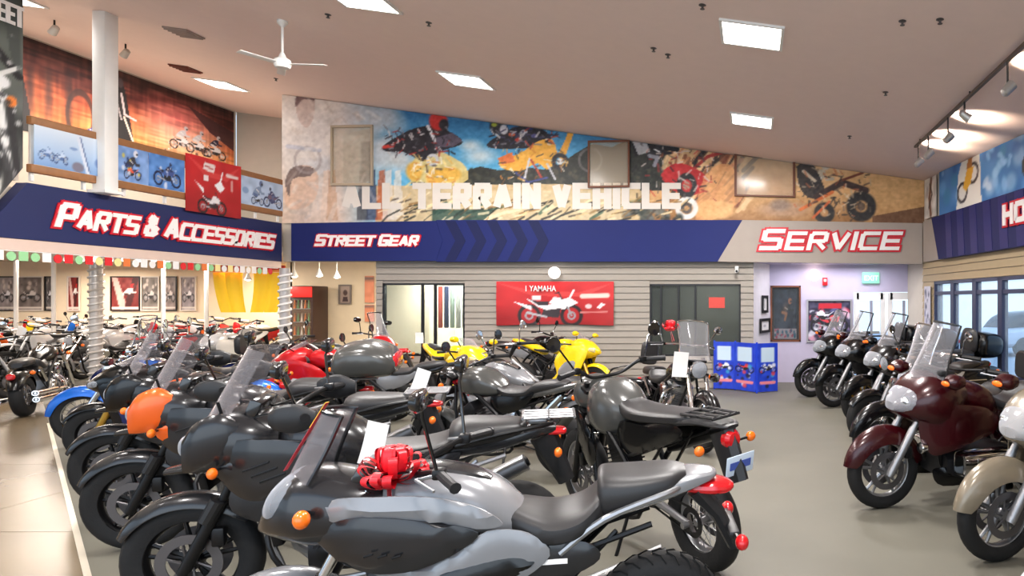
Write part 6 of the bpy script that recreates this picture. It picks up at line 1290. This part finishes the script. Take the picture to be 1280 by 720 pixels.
        if not o.get('notrunk'):
            tk = pt(MB().loft([(-.92, .88, 1.12, .20), (-.98, .84, 1.20, .27), (-1.2, .84, 1.2, .28), (-1.34, .88, 1.14, .22), (-1.38, .92, 1.08, .14)], 22, 5, ex=3.6).build('trunk', P1, root), 0); MB().loft([(-1.36, .94, 1.04, .2), (-1.40, .95, 1.03, .19)], 14, 2, ex=4).build('tail_light', M_redl, tk)
        else: MB().loft([(-.9, .80, .90, .12), (-1.1, .82, .90, .09), (-1.16, .84, .88, .05)], 16, 4).build('tail_light', M_redl, root)
        bars(root, .22, 1.10, .38, .22, rise=.0, mirrors=None); pegs(root, .0, .30)
        for sd in (1, -1): exhaust(root, [(.2, .1, .3), (.1, .16, .2), (-.1, .2, .2), (-.3, .22, .22)], .024, [(-.3, .22, .22), (-.45, .24, .24), (-.9, .25, .27), (-1.2, .25, .3)], .05, M_chrome, side=sd)
    elif kind == 'sport':
        L, R = 1.41, .30; A = (L / 2, R); T = (.40, .92)
        wheel(root, 'front_wheel', L / 2, R, .12, 'cast', PAINT[o['rim']] if o.get('rim') else M_satin); wheel(root, 'rear_wheel', -L / 2, R, .18, 'cast', PAINT[o['rim']] if o.get('rim') else M_satin, fr=False)
        fork(root, A, T, .026, M_satin, mat('gold_fork', (180, 140, 60), .3, .8), .11, usd=True); frame(root, L, R, (.42, .88), (-.2, .38), (-.7, .84), M_satin); swing(root, L, R, (-.2, .38), M_alu); engine(root, 'twin', M_eng, M_satin)
        pt(MB().arcshell((L / 2, R), R + .03, 30, 165, .08, .05).build('front_fender', P1, root), 0)
        pt(MB().loft([(.30, .76, 1.0, .13), (.42, .70, 1.03, .19), (.56, .70, 1.0, .18), (.68, .74, .92, .12), (.77, .78, .84, .04)], 20, 5, ex=2.4).build('front_fairing', P1, root), 0)
        for s in (1, -1): MB().loft([(.56, .80, .90, .05), (.66, .80, .88, .055), (.73, .80, .85, .025)], 12, 4, y=s * .09).build('headlight', M_lens, root)
        windshield(root, .60, .98, .34, 1.12, .14, .12, .12, M_smoke if o.get('smoke', 1) else M_screen)
        pt(MB().loft([(.30, .80, .90, .08), (.22, .76, .99, .15), (.06, .74, 1.01, .17), (-.08, .76, .93, .13), (-.16, .78, .86, .07)], 22, 6, ex=2.6).build('fuel_tank', P1, root), 0)
        for s in (1, -1):
            pt(MB().panel([(.62, .84), (.40, .90), (.14, .80), (.02, .62), (.10, .44), (-.06, .30), (.20, .22), (.44, .34), (.56, .60)], lambda x, z: .17 + .06 * math.sin(max(0, min(1, x / .6)) * math.pi), .02, s).build('side_fairing', P1, root), 0)
            pt(MB().panel([(.46, .66), (.26, .62), (.12, .44), (.30, .34), (.42, .48)], lambda x, z: .18 + .06 * math.sin(max(0, min(1, x / .6)) * math.pi), .02, s, grid=.05).build('accent_panel', P2, root), 1)
            MB().tube([(.42, s * .16, 1.0), (.48, s * .25, 1.08)], .007, 6).build('mirror_stalk', M_satin, root); MB().loft([(.45, 1.06, 1.12, .05), (.48, 1.05, 1.13, .065), (.52, 1.07, 1.11, .04)], 12, 3, y=s * .29).build('mirror_head', P1 if o.get('pm') else M_blk, root)
            MB().tube([(.30, s * .12, .92), (.24, s * .22, .92), (.18, s * .34, .90)], .013, 8).build('clip_on_bar', M_satin, root); MB().tube([(.225, s * .25, .915), (.17, s * .36, .897)], .019, 8).build('grip', M_plast, root)
        MB().loft([(-.10, .80, .86, .09), (-.22, .78, .83, .14), (-.38, .79, .84, .15), (-.44, .82, .88, .11)], 20, 5, ex=3).build('seat', M_seat, root)
        pt(MB().loft([(-.3, .74, .82, .12), (-.5, .80, .93, .14), (-.75, .89, .99, .11), (-.92, .95, 1.0, .05)], 18, 5, ex=2.6).build('tail_cowl', P1, root), 0); MB().loft([(-.46, .88, .96, .08), (-.6, .91, .99, .09), (-.74, .95, 1.01, .06)], 14, 4).build('pillion_seat', M_seat, root)
        MB().ell((-.93, 0, .955), (.03, .05, .02)).build('tail_light', M_redl, root); signals(root, None, 0, 0, -.94, .84, .16, .022); MB().tube([(-.88, 0, .92), (-1.0, 0, .68)], [.04, .02], 6, flat=1.6).build('plate_hanger', M_plast, root)
        exhaust(root, [(.3, .06, .5), (.34, .1, .28), (.1, .12, .18), (-.25, .14, .26)], .022, [(-.25, .15, .28), (-.35, .18, .34), (-.6, .19, .5), (-.78, .19, .62)], .05, M_satin, M_alu); pegs(root, -.22, .40)
    elif kind == 'naked':
        L, R = 1.42, .30; A = (L / 2, R); T = (.40, .98)
        wheel(root, 'front_wheel', L / 2, R, .12, 'cast', M_satin); wheel(root, 'rear_wheel', -L / 2, R, .165, 'cast', M_satin, fr=False)
        fork(root, A, T, .024, M_alu, M_alu, .105); frame(root, L, R, (.40, .95), (-.2, .38), (-.7, .78), M_satin); swing(root, L, R, (-.2, .38), M_alu); engine(root, 'twin', M_eng, M_alu)
        pt(MB().arcshell((L / 2, R), R + .03, 30, 165, .08, .05).build('front_fender', P1, root), 0)
        hd = MB().lathe([(.0, -.11), (.05, -.10), (.085, -.04), (.09, .03)], (.52, 0, .92), (1, 0, -.1), 20).build('headlight', M_blk, root); MB().lathe([(.085, .02), (.05, .045), (0, .052)], (.525, 0, .92), (1, 0, -.1), 18).build('headlight_lens', M_lens, hd)
        pt(MB().loft([(.36, .82, .92, .08), (.28, .76, 1.0, .15), (.1, .74, 1.01, .175), (-.04, .75, .93, .14), (-.12, .77, .85, .08)], 22, 6, ex=2.6).build('fuel_tank', P1, root), 0)
        for s in (1, -1): pt(MB().panel([(-.04, .76), (-.3, .78), (-.5, .82), (-.36, .66), (-.1, .60)], lambda x, z: .14, .02, s).build('side_cover', P2, root), 1)
        MB().loft([(-.06, .80, .87, .09), (-.2, .76, .83, .14), (-.4, .77, .84, .145), (-.5, .80, .90, .12), (-.72, .84, .92, .10), (-.8, .86, .90, .05)], 22, 6, ex=3).build('seat', M_seat, root)
        pt(MB().loft([(-.4, .74, .80, .1), (-.7, .80, .87, .12), (-.92, .86, .91, .06)], 16, 4, ex=3).build('tail_cowl', P1, root), 0); MB().ell((-.94, 0, .87), (.03, .05, .03)).build('tail_light', M_redl, root); MB().tube([(-.9, 0, .86), (-1.02, 0, .6)], [.04, .02], 6, flat=1.6).build('plate_hanger', M_plast, root)
        signals(root, .46, .86, .19, -.95, .80, .17); bars(root, .28, 1.06, .38, .16, mirrors='round', mz=.18)
        exhaust(root, [(.3, .06, .5), (.34, .1, .28), (.1, .12, .2), (-.25, .14, .26)], .022, [(-.25, .15, .28), (-.35, .18, .32), (-.6, .19, .40), (-.8, .19, .46)], .05, M_chrome, M_chrome); pegs(root, -.22, .38)
    elif kind == 'scooter':
        L, R = 1.45, .25; A = (L / 2, R); T = (.50, .92)
        wheel(root, 'front_wheel', L / 2, R, .12, 'cast', M_alu); wheel(root, 'rear_wheel', -L / 2, R, .14, 'cast', M_alu, fr=False); fork(root, A, (.60, .62), .022, M_satin, M_satin, .09)
        pt(MB().arcshell((L / 2, R), R + .04, 10, 170, .09, .08).build('front_fender', P1, root), 0)
        pt(MB().loft([(.40, .40, .98, .20), (.50, .42, 1.06, .25), (.62, .52, 1.04, .23), (.74, .62, .94, .15), (.82, .70, .84, .05)], 22, 6, ex=2.6).build('front_fairing', P1, root), 0)
        for s in (1, -1): MB().loft([(.66, .80, .90, .07), (.74, .79, .88, .06), (.79, .80, .85, .03)], 14, 4, y=s * .09).build('headlight', M_lens, root)
        MB().loft([(.46, .22, .34, .16), (.2, .20, .36, .24), (-.1, .20, .40, .24), (-.2, .24, .5, .2)], 18, 4, ex=4).build('floorboard', M_plast, root)
        pt(MB().loft([(.05, .40, .64, .12), (-.1, .34, .72, .19), (-.4, .36, .76, .22), (-.75, .46, .80, .2), (-1.0, .62, .82, .12), (-1.08, .7, .8, .05)], 22, 6, ex=2.8).build('rear_body', P1, root), 0)
        MB().loft([(.04, .66, .76, .12), (-.1, .68, .80, .18), (-.36, .7, .82, .19), (-.46, .74, .90, .17), (-.8, .78, .91, .15), (-.9, .8, .87, .09)], 22, 6, ex=3).build('seat', M_seat, root)
        MB().loft([(-1.0, .66, .76, .12), (-1.08, .66, .76, .1), (-1.11, .68, .74, .06)], 14, 4).build('tail_light', M_redl, root)
        windshield(root, .66, 1.0, .44, 1.0 + o.get('sh', .36), .20, .17, .12, M_screen if not o.get('smoke') else M_smoke, PAINT['black'] if o.get('rimb') else None)
        bars(root, .36, 1.06, .34, .1, rise=0, mirrors='pod'); signals(root, .68, .90, .2, -1.0, .62, .16, .026)
        if o.get('case'):
            tk = pt(MB().loft([(-.78, .96, 1.18, .19), (-.84, .92, 1.24, .25), (-1.06, .92, 1.26, .27), (-1.2, .94, 1.20, .24), (-1.24, .98, 1.12, .18)], 24, 5, ex=3).build('top_case', P1, root), 0); MB().loft([(-1.20, 1.02, 1.12, .18), (-1.25, 1.02, 1.11, .17), (-1.262, 1.04, 1.09, .12)], 16, 3, ex=3.5).build('case_reflector', M_redl, tk); MB().box((-.95, 0, .92), (.3, .16, .04)).build('case_bracket', M_satin, root)
        exhaust(root, [(-.2, .12, .26), (-.3, .16, .24), (-.4, .18, .25)], .02, [(-.4, .2, .25), (-.5, .22, .27), (-.75, .23, .32), (-.95, .23, .36)], .055, M_satin); MB().tube([(-.2, .0, .3), (-.28, .0, .02)], .02, 8, flat=4).build('centre_stand', M_satin, root)
    return root, roles

PROTO = {}
def roles_tree(root): return [c for c in root.children_recursive]
def place_bike(kind, front, heading, label, c1='black', c2='black', group=None, o=None, lean=6, key=None, cat='motorcycle'):
    """front = ground point under the front axle; heading in degrees (direction the bike faces)"""
    k = (kind, str(sorted((o or {}).items())))
    if k not in PROTO:
        root, roles = make_bike(kind, c1, c2, o); wb_ = max(c.data.vertices[0].co.x for c in root.children if c.name.startswith('front_wheel')); ax = [c for c in root.children if c.name.split('.')[0] == 'front_wheel'][0]
        xs = [v.co.x for v in ax.data.vertices]; PROTO[k] = (root, (min(xs) + max(xs)) / 2, {id(ob.data): r for ob, r in roles}); r0 = root
    else:
        src, axx, rl = PROTO[k]; r0 = copy_tree(src)
        for ob in r0.children_recursive:
            if ob.type == 'MESH' and id(ob.data) in rl: ob.material_slots[0].material = PAINT[(c1, c2)[rl[id(ob.data)]]]
    axx = PROTO[k][1]; h = math.radians(heading)
    r0.location = (front[0] - math.cos(h) * axx, front[1] - math.sin(h) * axx, 0); r0.rotation_euler = (math.radians(-lean), 0, h)
    tag(r0, label, cat, group); r0['kindkey'] = kind; del r0['kindkey']
    return r0
# ---------------------------------------------------------------- the bikes on the floor
PB = place_bike
# left column, noses toward the tile walkway
nc = PB('nc', (-1.86, 2.84), 191, 'silver sport tourer with black two-level seat, nearest the viewer in the left row', 'silver', 'darkgrey', lean=5); nc.scale = (.95, .95, .95)
PB('adv', (-2.88, 3.74), 196, 'black adventure motorcycle with grey front mudguard, directly behind the silver sport tourer', 'darkgrey', 'darkgrey', lean=5)
PB('adv', (-4.05, 4.78), 197, 'black adventure motorcycle with orange cowl cheeks, third from the viewer in the left row', 'darkgrey', 'orange', lean=5)
PB('adv', (-5.05, 5.75), 196, 'black touring motorcycle with grey top case and red reflector, fourth in the left row', 'black', 'black', o={'case': 1})
PB('sport', (-6.55, 7.25), 198, 'black fully faired motorcycle between the top-case tourer and the blue-fendered cruiser', 'black', 'navy')
PB('cruiser', (-7.62, 8.25), 202, 'cruiser with bright blue front mudguard and wire wheels at the tile edge', 'blue', 'black')
PB('cruiser', (-8.35, 9.55), 200, 'black cruiser with wire wheels directly behind the blue-fendered cruiser', 'black', 'black')
PB('bagger', (-9.6, 10.9), 190, 'dark navy touring cruiser with clear windshield, two behind the blue-fendered cruiser', 'navy')
PB('cruiser', (-11.05, 11.6), 119, 'black cruiser with long chrome exhaust, tail to the viewer at the far left', 'black', 'black')
PB('naked', (-12.2, 11.9), 60, 'black naked motorcycle with orange turn signals cut by the left picture edge', 'black', 'orange')
# middle column, tails toward the carpet aisle
PB('dual', (-1.24, 5.52), 131, 'grey dual-sport motorcycle with blue license plate and round red tail light, tail to the aisle', 'grey', 'black', o={'screen': 0})
PB('naked', (-3.1, 7.15), 163, 'grey naked motorcycle just beyond the dual-sport, nose to the left', 'grey', 'black')
PB('cruiser', (-3.35, 8.25), 165, 'silver-tanked cruiser in the middle rows, second beyond the dual-sport', 'silver', 'black')
PB('naked', (-5.2, 8.65), 185, 'black naked motorcycle with silver side covers behind the grey top case', 'black', 'silver')
PB('sport', (-6.3, 9.6), 190, 'red and white sport bike in the middle rows, left of the yellow bikes', 'red', 'white')
PB('sport', (-3.75, 9.75), 320, 'bright yellow sport bike facing right, the nearer and left of the two yellow ones', 'yellow', 'black', o={'pm': 1})
PB('sport', (-2.55, 11.6), 340, 'yellow sport bike with orange wheels facing right below the red wall banner', 'yellow', 'silver', o={'pm': 1, 'rim': 'orange'})
PB('scooter', (-6.2, 12.2), 345, 'bright red maxi scooter with black-framed windshield before the gear room', 'red', 'black', o={'rimb': 1, 'sh': .44})
PB('naked', (-3.2, 12.7), 350, 'dark naked motorcycle parked against the plank wall behind the yellow bikes', 'black', 'silver')
PB('naked', (-7.3, 10.75), 192, 'maroon naked motorcycle directly behind the red and white sport bike of the middle rows', 'maroon', 'black')
PB('bagger', (-.55, 7.75), 300, 'black touring cruiser with saddlebags and clear windshield standing alone before the blue display', 'black')
# right row, noses to the aisle
PB('tour', (1.03, 5.72), 201, 'maroon luxury tourer with clear windshield in the right row', 'maroon', lean=4)
PB('tour', (1.55, 4.56), 203, 'champagne luxury tourer with chrome headlight cut by the right picture edge', 'champagne', lean=4)
PB('cruiser', (1.27, 2.92), 205, 'white-fendered cruiser in the bottom right picture corner', 'white', 'black', lean=4)
PB('bagger', (1.25, 7.0), 202, 'black touring cruiser with chrome crash bars directly behind the maroon tourer', 'black', lean=4)
PB('naked', (1.35, 8.3), 202, 'black naked motorcycle with white side covers in the right row, third behind the maroon tourer', 'black', 'white', lean=4)
PB('tour', (1.45, 9.55), 204, 'black tourer with gold front wheel in the right row', 'black', o={'gold': 1}, lean=4)
PB('tour', (1.25, 11.1), 204, 'black tourer with silver wheels, second from the entry in the right row', 'black', lean=4)
PB('tour', (1.0, 12.25), 203, 'black tourer at the end of the right row, nearest the entry doors', 'black', lean=4)
# crowded showroom under the loft: countable dirt, sport and naked bikes in rows
rg = random.Random(21)
ROWS = [(13.7, -15.9, -10.2, .93, 'front'), (16.25, -18.3, -11.5, .93, 'middle'), (18.3, -20.5, -11.5, .95, 'back')]
ORD = ['first', 'second', 'third', 'fourth', 'fifth', 'sixth', 'seventh', 'eighth', 'ninth', 'tenth', 'eleventh']
PAL = [('dirt', 'white', 'red'), ('dirt', 'red', 'white'), ('sport', 'white', 'red'), ('dirt', 'white', 'white'), ('naked', 'black', 'silver'), ('dirt', 'orange', 'white'), ('sport', 'red', 'white'), ('dirt', 'white', 'blue'), ('naked', 'orange', 'black'), ('sport', 'white', 'silver'), ('dirt', 'red', 'red'), ('cruiser', 'silver', 'black'), ('dirt', 'white', 'yellow')]
NM = {'dirt': 'dirt bike', 'sport': 'sport bike', 'naked': 'naked motorcycle', 'cruiser': 'cruiser'}
k = 0
for (y, x0, x1, st, rn) in ROWS:
    n = int((x1 - x0) / st) + 1
    for i in range(n):
        x = x0 + i * st; kd, c1, c2 = PAL[(k * 5 + i * 3) % len(PAL)]; k += 1
        if abs(x + 12.4) < .55 and y < 14: continue
        y_ = y
        if kd == 'cruiser' and y > 17: kd = 'dirt'
        PB(kd, (x, y_ - .2), 262 + rg.uniform(-8, 10), '%s and %s %s, %s from left in the %s showroom row' % (c1, c2, NM[kd], ORD[i], rn) if c1 != c2 else 'all %s %s, %s from left in the %s showroom row' % (c1, NM[kd], ORD[i], rn), c1, c2, group='crowded bikes in the left showroom', lean=4)
# bows and tags on the bikes
def bowt(p, s, label):
    e = bow(None, (0, 0, 0), s); e.location = p; return tag(e, label, 'bow', 'red gift bows')
bowt(at(492, 600, 2.76), .13, 'large red gift bow tied at the handlebar of the silver sport tourer')
bowt(at(578, 478, 7.0), .11, 'small red gift bow in the middle rows behind the dual-sport')
bowt(at(838, 412, 7.6), .10, 'red bow at the windshield of the lone black touring cruiser')
def ptag(p, wd, h, rot, label, m=None):
    b = MB(); b.sheet(lambda u, v: (u * wd / 2, .006 * math.sin(v * 4), -h + h * v), 2, 6, .001); return tag(b.build('price_tag', m or M_paper, None, 40, loc=p, rot=rot), label, 'tag', 'white price tags')
ptag(at(474, 528, 3.1), .09, .19, (0, .25, .1), 'white price tag hanging beside the large red bow')
ptag(at(531, 462, 5.25), .10, .20, (0, .35, .1), 'white price tag in the middle rows above the orange-cheeked bike tail')
ptag(at(852, 440, 7.5), .16, .26, (0, .1, .4), 'white price tag on the front of the lone black touring cruiser')
ptag(Vector((-5.0, 10.82, 1.16)), .12, .16, (0, 0, 0), 'white price tag on the bright yellow sport bike')
b = MB()
b.sheet(lambda u, v: (.16 * v, u * .012, .26 * v), 2, 8, .0012); e = b.build('ribbon_strip', mat('strip_red', (206, 60, 70), .6), None, 40, loc=at(357, 588, 2.75)); tag(e, 'red and yellow paper strip along the windshield edge of the silver sport tourer', 'ribbon')
MB().sheet(lambda u, v: (.10 + .06 * v, u * .013, .165 + .095 * v), 2, 4, .002).build('yellow_end', mat('strip_yellow', (240, 190, 60), .6), e, 40)
